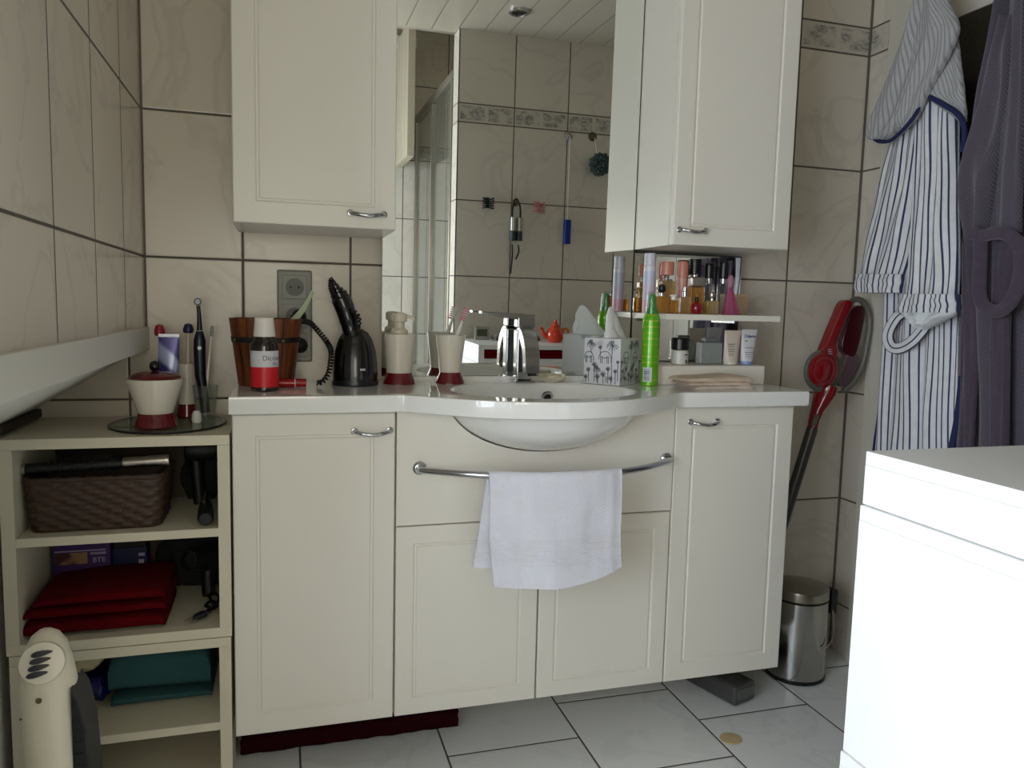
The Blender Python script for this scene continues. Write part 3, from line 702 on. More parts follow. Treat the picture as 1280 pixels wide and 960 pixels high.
# small red cylinder lying beside it
c2 = at(361, 480, y=-.175); c2.z = zc+.0095
b = BM(); lathe(b, c2+Vector((-.026, 0, 0)), [(0, 0), (.0085, .0), (.0095, .002), (.0095, .030), (.0095, .062), (.008, .064), (0, .064)], 24, mtx=Matrix.Rotation(PI/2, 3, 'Y'))
d = T('lip_balm', 'small red tube lying on the counter right of the medicine bottle', 'tube', c2)
d.part('tube', b, mat('red_gloss_plastic', (.62, .03, .08), .05, 20, rough=.25))
b = BM(); lathe(b, c2+Vector((.0125, 0, 0)), [(.0097, 0), (.0099, .0008), (.0097, .0016)], 24, False, False, mtx=Matrix.Rotation(PI/2, 3, 'Y')); d.part('ring', b, whp)
# soap dish with shell soap
c = at(690, 478, z=ZC); c = Vector((.925, -.098, zc))
d = T('soap_dish', 'small cream shell-shaped soap dish right of the tap', 'soap dish', c)
b = BM()
def shell(s_, t_):
    a = 2*PI*s_; r = (.0335 if True else 0)*(t_**.8)*(1+.07*math.cos(11*a)*t_)
    return Vector((c.x+r*math.cos(a)*1.05, c.y+r*math.sin(a)*.8, c.z+.003+.014*t_**2.2*(1.3 if math.sin(a) > 0 else .8)))
grid(b, lambda s_, t_: shell(s_, .02+.98*t_), 66, 8); bmesh.ops.remove_doubles(b, verts=b.verts, dist=1e-5); thicken(b, .003); d.part('dish', b, mat('shell_cream', (.84, .82, .72), .06, 40, rough=.3))
b = BM(); lathe(b, c+Vector((.004, 0, .0085)), [(0, 0), (.016, 0), (.021, .004), (.020, .009), (.012, .012), (0, .0125)], 28, sy=.7); single('soap_bar', b, mat('soap', (.86, .80, .70), .04, 20, rough=.4), 'cream oval bar of soap in the shell dish by the tap', 'soap', c+Vector((.004, 0, .0085)))
# tissue box
pc, pl, pr_ = Vector((1.069, -.200, zc)), None, None
dl = (at(735.6, 479, z=ZC)-pc); dl.z = 0; dl = Vector((-.62, .785, 0)).normalized(); drr = Vector((.785, .62, 0)).normalized()
S = .105; HB = .118
cc = pc+dl*S/2+drr*S/2
d = T('tissue_box', 'cube tissue box printed with a grey jungle pattern, white tissue pulled up', 'tissue box', cc)
rot = Matrix((( drr.x, dl.x, 0), (drr.y, dl.y, 0), (0, 0, 1)))
jm = bpy.data.materials.new('jungle_print'); t = NT(jm)
tc = t.n('ShaderNodeTexCoord'); n1 = t.noise(26, 3, tc.outputs['Object'], .8); n2 = t.noise(9, 2, tc.outputs['Object'])
f = t.math('MULTIPLY', t.ramp(n1, .54, .58), t.ramp(n2, .48, .54)); t.l(t.mix(t.math('MULTIPLY', f, .55), lin((.86, .86, .87)), lin((.45, .47, .48))), t.b.inputs['Base Color']); t.set(rough=.45)
b = BM(); obox(b, cc+Vector((0, 0, HB/2)), S, S, HB, rot, .002); bx = d.part('carton', b, jm)
# drawn plants and animals on the two visible sides
ink = mat('grey_ink', (.42, .44, .46), .1, 60, rough=.6)
def side_pt(face, a, h):
    """a 0..1 across the side from the front corner, h 0..1 up"""
    ax = dl if face == 0 else drr; n = -drr if face == 0 else -dl
    return pc + ax*S*min(.99, max(.01, a)) + Vector((0, 0, HB*min(.99, max(.012, h)))) + n*.0006
def strokes(face, lines, w, taper=False):
    b = BM(); n = (-drr if face == 0 else -dl)
    for ln in lines:
        P = [side_pt(face, a, h) for a, h in ln]
        if len(ln) == 3 and taper:
            q_ = [P[0].lerp(P[1], k/4) for k in range(4)]+[P[1].lerp(P[2], k/4) for k in range(5)]; P = q_
            W = [.25+.75*math.sin(PI*k/8)**.7 if k < 8 else .1 for k in range(9)]
        else: W = [.35 if taper else 1]*len(P)
        for k, (p0, p1) in enumerate(zip(P, P[1:])):
            dv = p1-p0
            if dv.length < 1e-6: continue
            sd = dv.normalized().cross(n)*w*S/2
            vs = [b.verts.new(x) for x in (p0-sd*W[k], p1-sd*W[k+1], p1+sd*W[k+1], p0+sd*W[k])]; b.faces.new(vs)
    return b
def palm(a, h, r, base):
    L = []
    for ang in (-70, -40, -10, 20, 50, 160, 190, 220, 250, 130): 
        x, y = math.cos(math.radians(ang+55)), math.sin(math.radians(ang+55))
        L.append([(a, h), (a+x*r*.6, h+y*r*.55+.02), (a+x*r, h+y*r*.5-.04)])
    L.append([(a, h), (a+.01, (h+base)/2), (a-.01, base)]); return L
def beast(a, h, w, k):
    L = [[(a-w/2, h+.02), (a-w*.3, h+.09*k), (a, h+.10*k), (a+w*.3, h+.08*k), (a+w/2, h+.01)], [(a-w/2, h+.02), (a-w*.62, h-.06), (a-w*.58, h-.13)], [(a-w*.3, h-.02), (a, h-.05), (a+w*.3, h-.02)]]
    for x in (-.34, -.2, .22, .36): L.append([(a+w*x, h), (a+w*x*1.05, h-.09), (a+w*x, h-.16)])
    L.append([(a+w/2, h+.01), (a+w*.55, h-.08)]); return L
def flower(a, h, r, base):
    L = [[(a+r*math.cos(x), h+r*math.sin(x)*.9), (a, h), (a-r*math.cos(x+.5)*.7, h-r*math.sin(x+.5)*.6)] for x in (0, .7, 1.4, 2.1, 2.8)]
    L.append([(a, h), (a-.01, base)]); return L
random.seed(3)
for face in (0, 1):
    L = palm(.22 if face == 0 else .55, .86, .16, .06) + flower(.70, .42, .08, .05) + flower(.86, .30, .07, .04) + flower(.45, .22, .09, .02) + palm(.80, .88, .12, .66)
    L += flower(.12, .30, .06, .03) + flower(.32, .34, .07, .03) + flower(.55, .80, .06, .62) + flower(.06, .50, .05, .1) + flower(.60, .16, .08, .0) + flower(.93, .14, .07, .0) + palm(.62, .34, .10, .04) + flower(.24, .14, .07, 0)
    d.part('printed_plants', strokes(face, L, .020), ink, bx)
    d.part('printed_animal', strokes(face, beast(.42 if face == 0 else .30, .62, .30, 1) + beast(.86 if face == 0 else .78, .62, .22, .8), .020), ink, bx)
b = BM()
def tis(s_, t_):
    a = 2*PI*s_; h = t_
    rx, ry = .042*(1-h)**.62+.004, .016*(1-h)**.7+.0015
    w = 1+.30*abs(math.cos(1.5*a+.8+1.2*h))*(1-.6*h)-.15
    p = cc+drr*rx*math.cos(a)*w+dl*ry*math.sin(a)*w+(drr*.75-dl*.35)*noise.noise((math.cos(a)*2, math.sin(a)*2, h*5))*.010*(1-h)
    p = p+drr*(-.016*h+.010*(1-h))
    return Vector((p.x, p.y, cc.z+HB+.0005+.080*h*(1+.05*math.sin(5*a)*(1-h))))
grid(b, tis, 72, 18); bmesh.ops.remove_doubles(b, verts=b.verts, dist=1e-5); bmesh.ops.recalc_face_normals(b, faces=b.faces)
ts = d.part('tissue', b, mat('tissue_paper', (.92, .92, .92), .02, 30, bump=.3, bscale=60, rough=.9), label='white tissue tuft')
# green hair mousse can
c, pr, s = lp(811, -.185, zc, [(0, 0)])
d = T('mousse_can', 'tall lime green mousse can with green nozzle beside the tissue box', 'spray can', c)
gm = bpy.data.materials.new('lime_print'); t = NT(gm); tc = t.n('ShaderNodeTexCoord'); sp = t.n('ShaderNodeSeparateXYZ'); t.l(tc.outputs['Object'], sp.inputs[0])
n1 = t.noise(30, 3); z_ = sp.outputs[2]
lines = t.math('MULTIPLY', t.math('LESS_THAN', t.math('PINGPONG', z_, .0075), .0022), t.ramp(n1, .42, .55))
c_ = t.mix(t.ramp(t.noise(9), .3, .7), lin((.36, .68, .06)), lin((.45, .75, .10))); c_ = t.mix(t.math('MULTIPLY', lines, .32), c_, lin((.85, .72, .30)))
t.l(c_, t.b.inputs['Base Color']); t.set(rough=.25, metal=.15, coat=.3)
b = BM(); lathe(b, c, [(r*s, h*s) for r, h in [(0, 0), (10.2, 0), (11, 1), (11, 78), (10.4, 83), (8.5, 88), (6.5, 90)]], 36); cb = d.part('can', b, gm)
b = BM(); lathe(b, c, [(r*s, h*s) for r, h in [(7.4, 88.5), (7.4, 94), (6.6, 95.5), (5, 96), (4.2, 108), (3.2, 113), (0, 114)]], 28); d.part('nozzle', b, mat('green_plastic', (.16, .55, .16), .05, 20, rough=.3))
b = BM(); lathe(b, c, [(r*s, h*s) for r, h in [(8.2, 89), (8, 100), (7, 112), (5.5, 116), (0, 117)]], 28, False, True); d.part('overcap', b, clear)
b = BM(); arc_sheet(b, c, 11.15*s, -1.25, -.18, c.z+5*s, c.z+23*s, 12); lb = d.part('barcode_label', b, M['label_white'])
b = BM(); a = -1.05; random.seed(5)
for k in range(15):
    w = random.choice((.6, .6, 1.0, 1.4)); 
    z0_ = c.z+(7+k*.95)*s; arc_sheet(b, c, 11.22*s, -1.1, -.45, z0_, z0_+w*.45*s, 8)
d.part('barcode', b, blackm, lb)
# folded beige cloths
d = T('folded_cloth', 'folded beige washcloth on the counter under the ledge box', 'cloth', (1.30, -.23, zc))
bm_ = mat('beige_terry', (.86, .78, .70), .16, 45, bump=1, bscale=400, rough=.95, spec=.1)
def cloth_layer(x0, x1, y0, y1, z, h, seed, lump=0):
    b = BM()
    def top(s_, t_):
        x = x0+(x1-x0)*s_; y = y0+(y1-y0)*t_; e = .0001+min(s_, 1-s_, t_, 1-t_)
        return Vector((x+noise.noise((t_*3, seed, 1))*.004, y+noise.noise((s_*4, seed, 2))*.005, z+h*min(1, (e/.06))**.5*(1+.30*noise.noise((s_*4, t_*3, seed)))+lump*max(0, 1-((s_-.72)/.35)**2)*max(0, 1-((t_-.55)/.5)**2)))
    grid(b, top, 30, 14)
    ed = [e for e in b.edges if e.is_boundary]; r = bmesh.ops.extrude_edge_only(b, edges=ed)
    for v in [g_ for g_ in r['geom'] if isinstance(g_, bmesh.types.BMVert)]: v.co.z = z
    bmesh.ops.holes_fill(b, edges=[e for e in b.edges if e.is_boundary], sides=0); bmesh.ops.recalc_face_normals(b, faces=b.faces)
    return b
ct_ = mat('cream_terry', (.87, .81, .76), .08, 60, bump=.8, bscale=400, rough=.95, spec=.1)
for k, (x0, x1, y0, y1, z_, h_, lm, m_) in enumerate(((1.236, 1.408, -.292, -.182, 0, .0075, 0, ct_), (1.222, 1.402, -.286, -.182, .0085, .0075, 0, bm_), (1.212, 1.404, -.284, -.181, .0175, .008, .008, bm_))):
    d.part('fold', cloth_layer(x0, x1, y0, y1, zc+z_+.0002*k, h_, 3*k+1, lm), m_)
# ------------------------------------------------------------------ perfume shelf
ZS = 1.0495
def bottle(name, label, cat, u, y, z, parts, group='perfumes on the narrow shelf', seg=28, sq=None):
    """parts: list of (part name, profile in photo pixels, material); sq = square bottle half sizes"""
    c, _, s = lp(u, y, z, [(0, 0)])
    d = T(name, label, cat, c, group)
    par = None
    for i, (n, prof, m) in enumerate(parts):
        b = BM()
        if isinstance(prof, tuple):       # box: (half width, half depth, z0, z1, bevel)
            hw, hd, z0, z1, bv = [k*s for k in prof]; box(b, c.x-hw, c.x+hw, c.y-hd, c.y+hd, c.z+z0, c.z+z1, bv, 3)
        else: lathe(b, c, [(r*s, h*s) for r, h in prof], seg)
        d.part(n, b, m, angle=35)
    return d, c, s
amber = glass_mat('amber_perfume', (.86, .68, .34), .28, .05); amber2 = glass_mat('pale_amber_perfume', (.90, .80, .58), .25, .05)
pinkg = glass_mat('pink_perfume_glass', (.90, .50, .70), .3, .05); palep = glass_mat('pale_pink_glass', (.92, .72, .80), .3, .05)
peach = mat('peach_plastic', (.80, .52, .44), .04, 20, rough=.35); blackcap = mat('black_cap', (.03, .03, .035), .1, 20, rough=.3)
def grad_mat(name, z, cols):
    m = bpy.data.materials.new(name); t = NT(m); tc = t.n('ShaderNodeTexCoord'); sp = t.n('ShaderNodeSeparateXYZ'); t.l(tc.outputs['Object'], sp.inputs[0])
    c = lin(cols[0])
    for zz, cc_ in zip(z, cols[1:]): c = t.mix(t.math('GREATER_THAN', t.math('ADD', sp.outputs[2], t.math('MULTIPLY', t.noise(60), .004)), zz), c, lin(cc_))
    t.l(c, t.b.inputs['Base Color']); t.set(rough=.3); return m
lil = grad_mat('lilac_can_print', (.035, .075, .11), ((.86, .66, .74), (.80, .76, .84), (.77, .78, .86), (.85, .86, .88)))
blu = grad_mat('blue_can_print', (.04, .08, .12), ((.80, .50, .60), (.66, .72, .78), (.62, .72, .78), (.80, .84, .84)))
bottle('body_spray', 'tall lilac and pink body spray can standing leftmost on the perfume shelf', 'spray can', 810, -.135, ZS, [('can', [(0, 0), (7.4, 0), (7.6, 1), (7.6, 56), (7.2, 58)], lil), ('cap', [(7, 58.2), (7.2, 59), (7.2, 72), (6.5, 73.5), (0, 74)], mat('frosted_cap', (.80, .80, .84), .02, 20, rough=.3))])
bottle('perfume_bottle', 'clear bottle with wide peach cap right of the lilac can', 'perfume', 831.5, -.105, ZS, [('flask', (9, 6, 0, 40, 1.5), amber2), ('collar', [(5, 40.2), (5, 46), (4.5, 47)], clear), ('cap', [(8.5, 47.2), (8.7, 48), (8.7, 62), (8, 63.5), (0, 64)], peach)])
bottle('body_spray', 'slim peach and pink spray can with rounded top among the perfumes', 'spray can', 851, -.095, ZS, [('can', [(0, 0), (6.8, 0), (7, 1), (7, 44)], grad_mat('peach_can_print', (.03, .06), ((.80, .60, .56), (.84, .66, .66), (.82, .60, .54)))), ('cap', [(6.8, 44.2), (7, 45), (6.9, 62), (5.5, 64.5), (0, 65)], peach)])
bottle('perfume_bottle', 'low square amber perfume bottle with black ball stopper', 'perfume', 826, -.185, ZS, [('flask', (9.5, 5, 0, 21, 1.5), amber), ('neck', [(3, 21.2), (3, 25)], chrome), ('stopper', [(0, 24.8), (3.5, 26), (5, 29), (5.2, 31), (4.5, 34), (2.5, 35.7), (0, 36)], blackcap)])
bottle('perfume_bottle', 'small square amber flacon with white spray top', 'perfume', 841, -.19, ZS, [('flask', (5.6, 4, 0, 16.5, 1), amber), ('spray_top', [(3.2, 16.7), (3.2, 21), (4.6, 21.5), (4.6, 23), (0, 23.2)], whp)])
bottle('perfume_bottle', 'pale amber bottle with silver pump left of the ruby flacon', 'perfume', 855, -.175, ZS, [('flask', (8, 5, 0, 21, 2), amber2), ('pump', [(3, 21.2), (3, 27), (2.2, 28), (2.2, 33), (0, 33.3)], chrome)])
bottle('perfume_bottle', 'square glass bottle with thick bright shoulders behind the ruby flacon', 'perfume', 868.5, -.130, ZS, [('flask', (9, 6, 0, 33, 2), amber), ('shoulder', (9.6, 6.5, 33.3, 46, 3), steel), ('tube', [(1.6, 46.2), (1.6, 50), (0, 50.2)], clear)])
rub, cr, sr = bottle('perfume_bottle', 'round ruby flacon with a small black stopper at the shelf front', 'perfume', 870, -.212, ZS, [('flask', [(0, 0), (4, .2), (6.6, 2.6), (7.6, 6.5), (7.3, 10), (5.4, 13.2), (2.5, 14.6), (2.2, 15.6)], mat('ruby_glass', (.48, .02, .08), .1, 30, rough=.06, coat=.5)), ('stopper', [(2, 15.8), (2.6, 17), (2.7, 19), (1.8, 20.6), (0, 21)], blackcap)])
bottle('perfume_bottle', 'low pale flacon with a round silver stopper right of the ruby one', 'perfume', 889, -.175, ZS, [('flask', (8.2, 5, 0, 17, 2), amber2), ('neck', [(3, 17.2), (3, 19.5)], chrome), ('stopper', [(0, 19.4), (3, 20.2), (4.2, 23), (3.8, 26), (2, 27.7), (0, 28)], steel)])
for u, y, w, h0, h1, l in ((866, -.072, 8, 48, 66, 'tall clear bottle with wide grey black cap at the back of the shelf'), (884, -.075, 5.6, 44, 60, 'slim clear bottle with small black cap at the back of the shelf'), (902, -.078, 6.4, 44, 63, 'clear bottle with broad black cap behind the pink bottle')):
    bottle('perfume_bottle', l, 'perfume', u, y, ZS, [('flask', (w*1.1, w*.6, 0, h0-6, 2), clear), ('collar', [(w*.55, h0-5.8), (w*.55, h0)], chrome), ('cap', [(w*.9, h0+.2), (w, h0+1), (w, h1), (w*.9, h1+1.5), (0, h1+2)], blackcap)])
d, c, s = bottle('perfume_bottle', 'pink cone-shaped perfume bottle, leaning, at the right of the shelf', 'perfume', 911, -.165, ZS, [('neck', [(3.2, 34.2), (3.6, 36), (4.6, 42), (3.4, 47), (1.5, 49), (0, 49.2)], palep)])
b = BM(); rs = []
for k in range(9):
    h = 34*k/8; hw = 11.5*(1-k/8)+3.2*(k/8); cx_ = c.x+(-.0*k)*s
    rs.append([Vector((cx_+(3-k*.38)*s+hw*s*math.copysign(abs(math.cos(a))**.6, math.cos(a)), c.y+hw*.55*s*math.copysign(abs(math.sin(a))**.6, math.sin(a)), c.z+h*s)) for a in [2*PI*i/24 for i in range(24)]])
rings(b, rs); bmesh.ops.recalc_face_normals(b, faces=b.faces); d.part('flask', b, pinkg)
bottle('carton', 'small tan cardboard box at the right end of the perfume shelf', 'box', 925, -.075, ZS, [('box', (7, 5, 0, 22, .4), mat('tan_card', (.72, .65, .52), .04, 20, rough=.6)), ('lid', (7.2, 5.2, 22.2, 26, .4), mat('tan_card_lid', (.78, .71, .58), .04, 20, rough=.6))], 'perfumes on the narrow shelf')

# ------------------------------------------------------------------ ledge box items
ZL = .9146
G2 = 'toiletries on the ledge box'
d, c, s = bottle('cream_jar', 'white jar with black lid at the left of the ledge box', 'jar', 849, -.125, ZL, [('jar', [(0, 0), (9.6, 0), (10.6, 1), (10.6, 15), (9.6, 17.5), (8, 18)], mat('jar_white', (.84, .83, .80), .02, 10, rough=.3)), ('lid', [(10.4, 18.2), (11, 19), (11, 31), (9.5, 33), (0, 33.4)], blackcap)], G2)
b = BM(); arc_sheet(b, c, 10.75*s, .05, .65, c.z+11.5*s, c.z+13*s, 6); arc_sheet(b, c, 10.75*s, .25, .5, c.z+2*s, c.z+6*s, 4); d.part('print', b, darkgap)
d, c, s = bottle('glass_bottle', 'square frosted grey glass bottle between the jar and the tubes', 'bottle', 885.5, -.115, ZL, [('flask', (15, 7, 0, 27, 2), frosted), ('base_rim', (15.6, 7.4, 0, 3, 1), clear), ('cap', (9, 5, 27.2, 33, 1.5), mat('grey_cap', (.42, .43, .42), .04, 30, rough=.3))], G2)
def squeeze_tube(name, label, u, y, z, hb, ht, H, m, capm, tilt, group):
    c, _, s = lp(u, y, z, [(0, 0)]); d = T(name, label, 'tube', c, group)
    b = BM(); rs = []
    for k in range(11):
        f = k/10; hw = (hb+(ht-hb)*f)*s; hd = hb*.75*s*(1-f)+.0012*f; cx_ = c.x+tilt*s*f; z_ = c.z+(4+(H-4)*f)*s
        rs.append([Vector((cx_+hw*math.cos(a), c.y+hd*math.sin(a), z_)) for a in [2*PI*i/24 for i in range(24)]])
    rings(b, rs); bmesh.ops.recalc_face_normals(b, faces=b.faces); body = d.part('tube', b, m)
    b = BM(); lathe(b, c, [(0, 0), (hb*.86*s, 0), (hb*.92*s, .5*s), (hb*.92*s, 3.9*s), (0, 3.95*s)], 24); d.part('cap', b, capm)
    return d, c, s, body
def tube_lines(d, body, c, s, rows, m, depth):
    b = BM()
    for x0, x1, h, th in rows:
        y = c.y-depth(h)*s-.0006; vs = [b.verts.new((c.x+x*s, y2, c.z+hh*s)) for x, hh, y2 in ((x0, h, y), (x1, h, y), (x1, h+th, c.y-depth(h+th)*s-.0006), (x0, h+th, c.y-depth(h+th)*s-.0006))]; b.faces.new(vs)
    d.part('print', b, m, body)
d, c, s, body = squeeze_tube('cream_tube', 'cream coloured squeeze tube standing left of the blue printed one', 912.5, -.135, ZL, 9.5, 11.8, 42.5, mat('tube_cream', (.84, .79, .73), .02, 10, rough=.35), mat('tube_cream_cap', (.86, .82, .78), .02, 10, rough=.35), 2, G2)
tube_lines(d, body, c, s, [(-7, 3, 25, 1), (-6.5, 2, 22.3, .8), (-6.5, 2, 19, .8), (-7, 2, 16.4, .8), (-6.5, 1, 13.5, .5), (-6.5, 0, 11.4, .5)], mat('grey_print', (.40, .40, .40), .05, 20), lambda h: 9.5*.75*(1-(h-4)/38.5)+.4)
d, c, s, body = squeeze_tube('cream_tube', 'white squeeze tube with blue heading, rightmost on the ledge box', 932.5, -.130, ZL, 8.2, 11.2, 43.5, mat('tube_white', (.86, .86, .87), .02, 10, rough=.35), mat('tube_blue_cap', (.55, .62, .80), .02, 10, rough=.35), 2.5, G2)
dp = lambda h: 8.2*.75*(1-(h-4)/39.5)+.4
tube_lines(d, body, c, s, [(-6, 6, 9.5, .5), (-6, 6, 12.4, .6), (-6, 6, 15, .6), (-5.5, 6.5, 20.5, .7)], mat('blue_grey_print', (.38, .42, .55), .05, 20), dp)
tube_lines(d, body, c, s, [(-5.5, -1.5, 28.5, 1.6)], mat('olive_print', (.62, .60, .30), .05, 20), dp)
tb = text_bm('Oderm', 5.4*s, True)
for v in tb.verts: v.co = Vector((c.x-6*s+v.co.x, c.y-dp(34)*s-.0012, c.z+33.5*s+v.co.y))
d.part('print_heading', tb, mat('blue_print', (.20, .28, .52), .05, 20), body)

# ------------------------------------------------------------------ tray and washing things on the cream cubby
ZU = .7805
tc_ = Vector((.015, -.148, ZU))
d = T('glass_tray', 'oval clear glass tray with a dark rim on the cream cubby', 'tray', tc_)
b = BM(); lathe(b, tc_, [(0, 0), (.112, 0), (.1165, .001), (.1165, .005), (.112, .0055), (0, .0055)], 56, sy=1.17); gp = d.part('plate', b, greenglass)
b = BM(); rs_ = smooth_path([tc_+Vector((.1172*math.cos(2*PI*k/32), .1172*1.17*math.sin(2*PI*k/32), .003)) for k in range(32)], 2, True); rs_.append(rs_[0]); tube(b, rs_, .0024, 8, False); d.part('rim', b, mat('dark_rim', (.09, .10, .09), .1, 20, rough=.3))
zt_ = ZU+.0058
c, pr, s = lp(195, -.205, zt_, [(0, 0)])
d = T('lidded_jar', 'ivory ceramic jar with burgundy lid and foot and black knob', 'jar', c)
b = BM(); lathe(b, c, [(r*s, h*s) for r, h in [(0, 0), (25, 0), (26, 1), (20.5, 16.5), (20.3, 17)]], 44); d.part('foot', b, potred)
b = BM(); lathe(b, c, [(r*s, h*s) for r, h in [(20.2, 17.1), (20.6, 18), (27, 38), (32.5, 55), (33.4, 58.5), (33, 60), (30, 60.3), (8, 60.4)]], 44); d.part('body', b, potwhite)
b = BM(); lathe(b, c, [(r*s, h*s) for r, h in [(29.5, 60.6), (30, 61.5), (28, 64), (20, 67), (8, 68.6), (0, 68.8)]], 44); lid = d.part('lid', b, potred)
b = BM(); lathe(b, c, [(r*s, h*s) for r, h in [(2.5, 68.9), (4.5, 70), (6.2, 73.5), (6.4, 75.5), (5.6, 79), (3, 81.4), (0, 82)]], 24); d.part('knob', b, black, lid, label='black round knob')
# ceramic cup behind with brush
c, pr, s = lp(234, -.065, zt_, [(0, 0)])
d = T('toothbrush_cup', 'ivory ceramic beaker with burgundy foot behind the lidded jar', 'cup', c)
b = BM(); lathe(b, c, [(r*s, h*s) for r, h in [(0, 0), (11.5, 0), (12.5, 1), (10.5, 16)]], 36); d.part('foot', b, potred)
b = BM(); lathe(b, c, [(r*s, h*s) for r, h in [(10.4, 16.1), (10.8, 17), (11.2, 64), (11.2, 66), (10.4, 66), (9.6, 20), (0, 19)]], 36, cap1=False); d.part('body', b, potwhite)
def flosser(label, base, top, capm, name='toothbrush', dome=6.5):
    base, top = Vector(base), Vector(top); ax = (top-base).normalized(); L = (top-base).length
    o = T(name, label, 'toothbrush', base); rot_ = Vector((0, 0, 1)).rotation_difference(ax).to_matrix()
    b = BM(); lathe(b, base, [(0, 0), (.004, 0), (.0052, .004), (.0055, L*.6), (.004, L*.7), (.0036, L*.86), (0, L*.87)], 18, mtx=rot_); o.part('handle', b, mat('ivory_plastic2', (.80, .76, .66), .03, 10, rough=.35))
    b = BM(); lathe(b, base, [(.0095, L*.875), (.0115, L*.89), (.0115, L*.93), (.008, L*.985), (0, L)], 20, mtx=rot_); o.part('head_cover', b, capm); return o
flosser('cream brush with purple domed cover standing in the ceramic beaker', c+Vector((.001, 0, 20*s)), at(235.5, 404, y=-.065), mat('purple_cap', (.13, .12, .30), .05, 20, rough=.35))
# toothpaste tube standing behind the jar
c, _, s = lp(210, -.100, zt_, [(0, 0)])
d = T('toothpaste_tube', 'blue and silver toothpaste tube standing upright behind the lidded jar', 'tube', c)
tp = bpy.data.materials.new('toothpaste_print'); t = NT(tp); tc2 = t.n('ShaderNodeTexCoord'); wv = t.n('ShaderNodeTexWave'); wv.inputs['Scale'].default_value = 7; wv.inputs['Distortion'].default_value = 2; wv.bands_direction = 'DIAGONAL'; t.l(tc2.outputs['Object'], wv.inputs[0])
t.l(t.mix(t.ramp(wv.outputs['Fac'], .4, .8), lin((.22, .20, .48)), lin((.62, .66, .80))), t.b.inputs['Base Color']); t.set(rough=.25, metal=.2)
b = BM(); rs = []
for k in range(11):
    f = k/10; hw = (7+5*min(1, f*1.6))*s; hd = 7*s*(1-f)+.0012
    rs.append([Vector((c.x+3*s*f+hw*math.cos(a), c.y+hd*math.sin(a), c.z+(14+88*f)*s)) for a in [2*PI*i/20 for i in range(20)]])
rings(b, rs); bmesh.ops.recalc_face_normals(b, faces=b.faces); tb_ = d.part('tube', b, tp)
b = BM(); lathe(b, c, [(0, 0), (7*s, 0), (7.4*s, s), (6.6*s, 13.9*s), (0, 13.9*s)], 20); d.part('cap', b, whp)
b = BM(); box(b, c.x+3*s-12*s, c.x+3*s+12*s, c.y-.0016, c.y+.0016, c.z+102*s, c.z+106*s, .0005); d.part('crimp', b, mat('silver_foil', (.75, .76, .80), .05, 30, rough=.3, metal=.6), tb_)
b = BM(); 
for k, w in ((24, 9), (28, 7)): box(b, c.x+3*s-w*s, c.x+3*s+w*.6*s, c.y-7*s*(1-(k-14)/88)-.0026, c.y-7*s*(1-(k-14)/88)-.002, c.z+k*s, c.z+(k+1.6)*s)
d.part('print', b, whp, tb_)
flosser('white brush with red cover standing behind the toothpaste tube', Vector((at(204, 480, y=-.060).x, -.060, zt_)), at(199, 405, y=-.060), mat('red_cap', (.62, .10, .18), .05, 20, rough=.35))
# glass tumbler with electric brush
c, _, s = lp(257, -.105, zt_, [(0, 0)])
d = T('glass_tumbler', 'clear glass tumbler with the electric toothbrush at the right of the tray', 'glass', c)
b = BM(); lathe(b, c, [(r*s, h*s) for r, h in [(0, 0), (11, 0), (11.6, 1), (15.4, 42), (14.6, 42), (10.6, 8), (0, 7.6)]], 32, cap1=False); d.part('body', b, clear)
nb = mat('navy_plastic', (.045, .05, .11), .1, 20, rough=.3)
o = T('electric_toothbrush', 'navy electric toothbrush standing in the clear glass tumbler', 'toothbrush', c+Vector((0, 0, 8*s)))
pts = [c+Vector((.001, -.002, 8.2*s)), at(252, 478, y=-.106), at(250.5, 470, y=-.106), at(249.5, 440, y=-.106), at(249.5, 425, y=-.106), at(249.5, 414, y=-.106)]
b = BM(); tube(b, pts, [5.2*s, 6*s, 6.6*s, 7.2*s, 7*s, 4*s], 20); hb_ = o.part('handle', b, nb)
b = BM(); tube(b, [at(249.6, 413, y=-.106), at(249, 395, y=-.106), at(247.8, 382, y=-.106)], [3.4*s, 2.5*s, 2.2*s], 16); 
lathe(b, at(247.3, 377, y=-.103), [(0, 0), (4.2*s, 0), (4.6*s, .003), (4.2*s, .006), (0, .0062)], 20, mtx=Matrix.Rotation(PI/2, 3, 'X')); o.part('brush_head', b, nb)
b = BM(); lathe(b, at(247.3, 377, y=-.1095), [(0, 0), (3*s, 0), (3*s, .006), (0, .0062)], 18, mtx=Matrix.Rotation(PI/2, 3, 'X')); o.part('bristles', b, mat('pale_bristles', (.72, .76, .80), .1, 80, rough=.8))
b = BM(); lathe(b, at(249.3, 435, y=-.1195), [(0, 0), (2.3*s, 0), (2.3*s, .0012), (0, .0015)], 16, mtx=Matrix.Rotation(PI/2, 3, 'X')); o.part('button', b, whp, hb_, label='white round button')
toothbrush('grey toothbrush leaning to the right in the clear glass tumbler', c+Vector((-.004, .008, 9*s)), at(265.5, 407, y=-.092), whp, mat('grey_bristles', (.25, .25, .24), .2, 60, rough=.8), .0036, .024)
cpt, _, s2 = lp(246, -.165, zt_, [(0, 0)])
b = BM(); lathe(b, cpt, [(0, 0), (5*s2, 0), (6*s2, 3*s2), (5.4*s2, 11*s2), (3.6*s2, 14.5*s2), (0, 15.5*s2)], 20); single('bottle_cap', b, whp, 'small white cap beside the glass tumbler on the tray', 'cap', cpt)

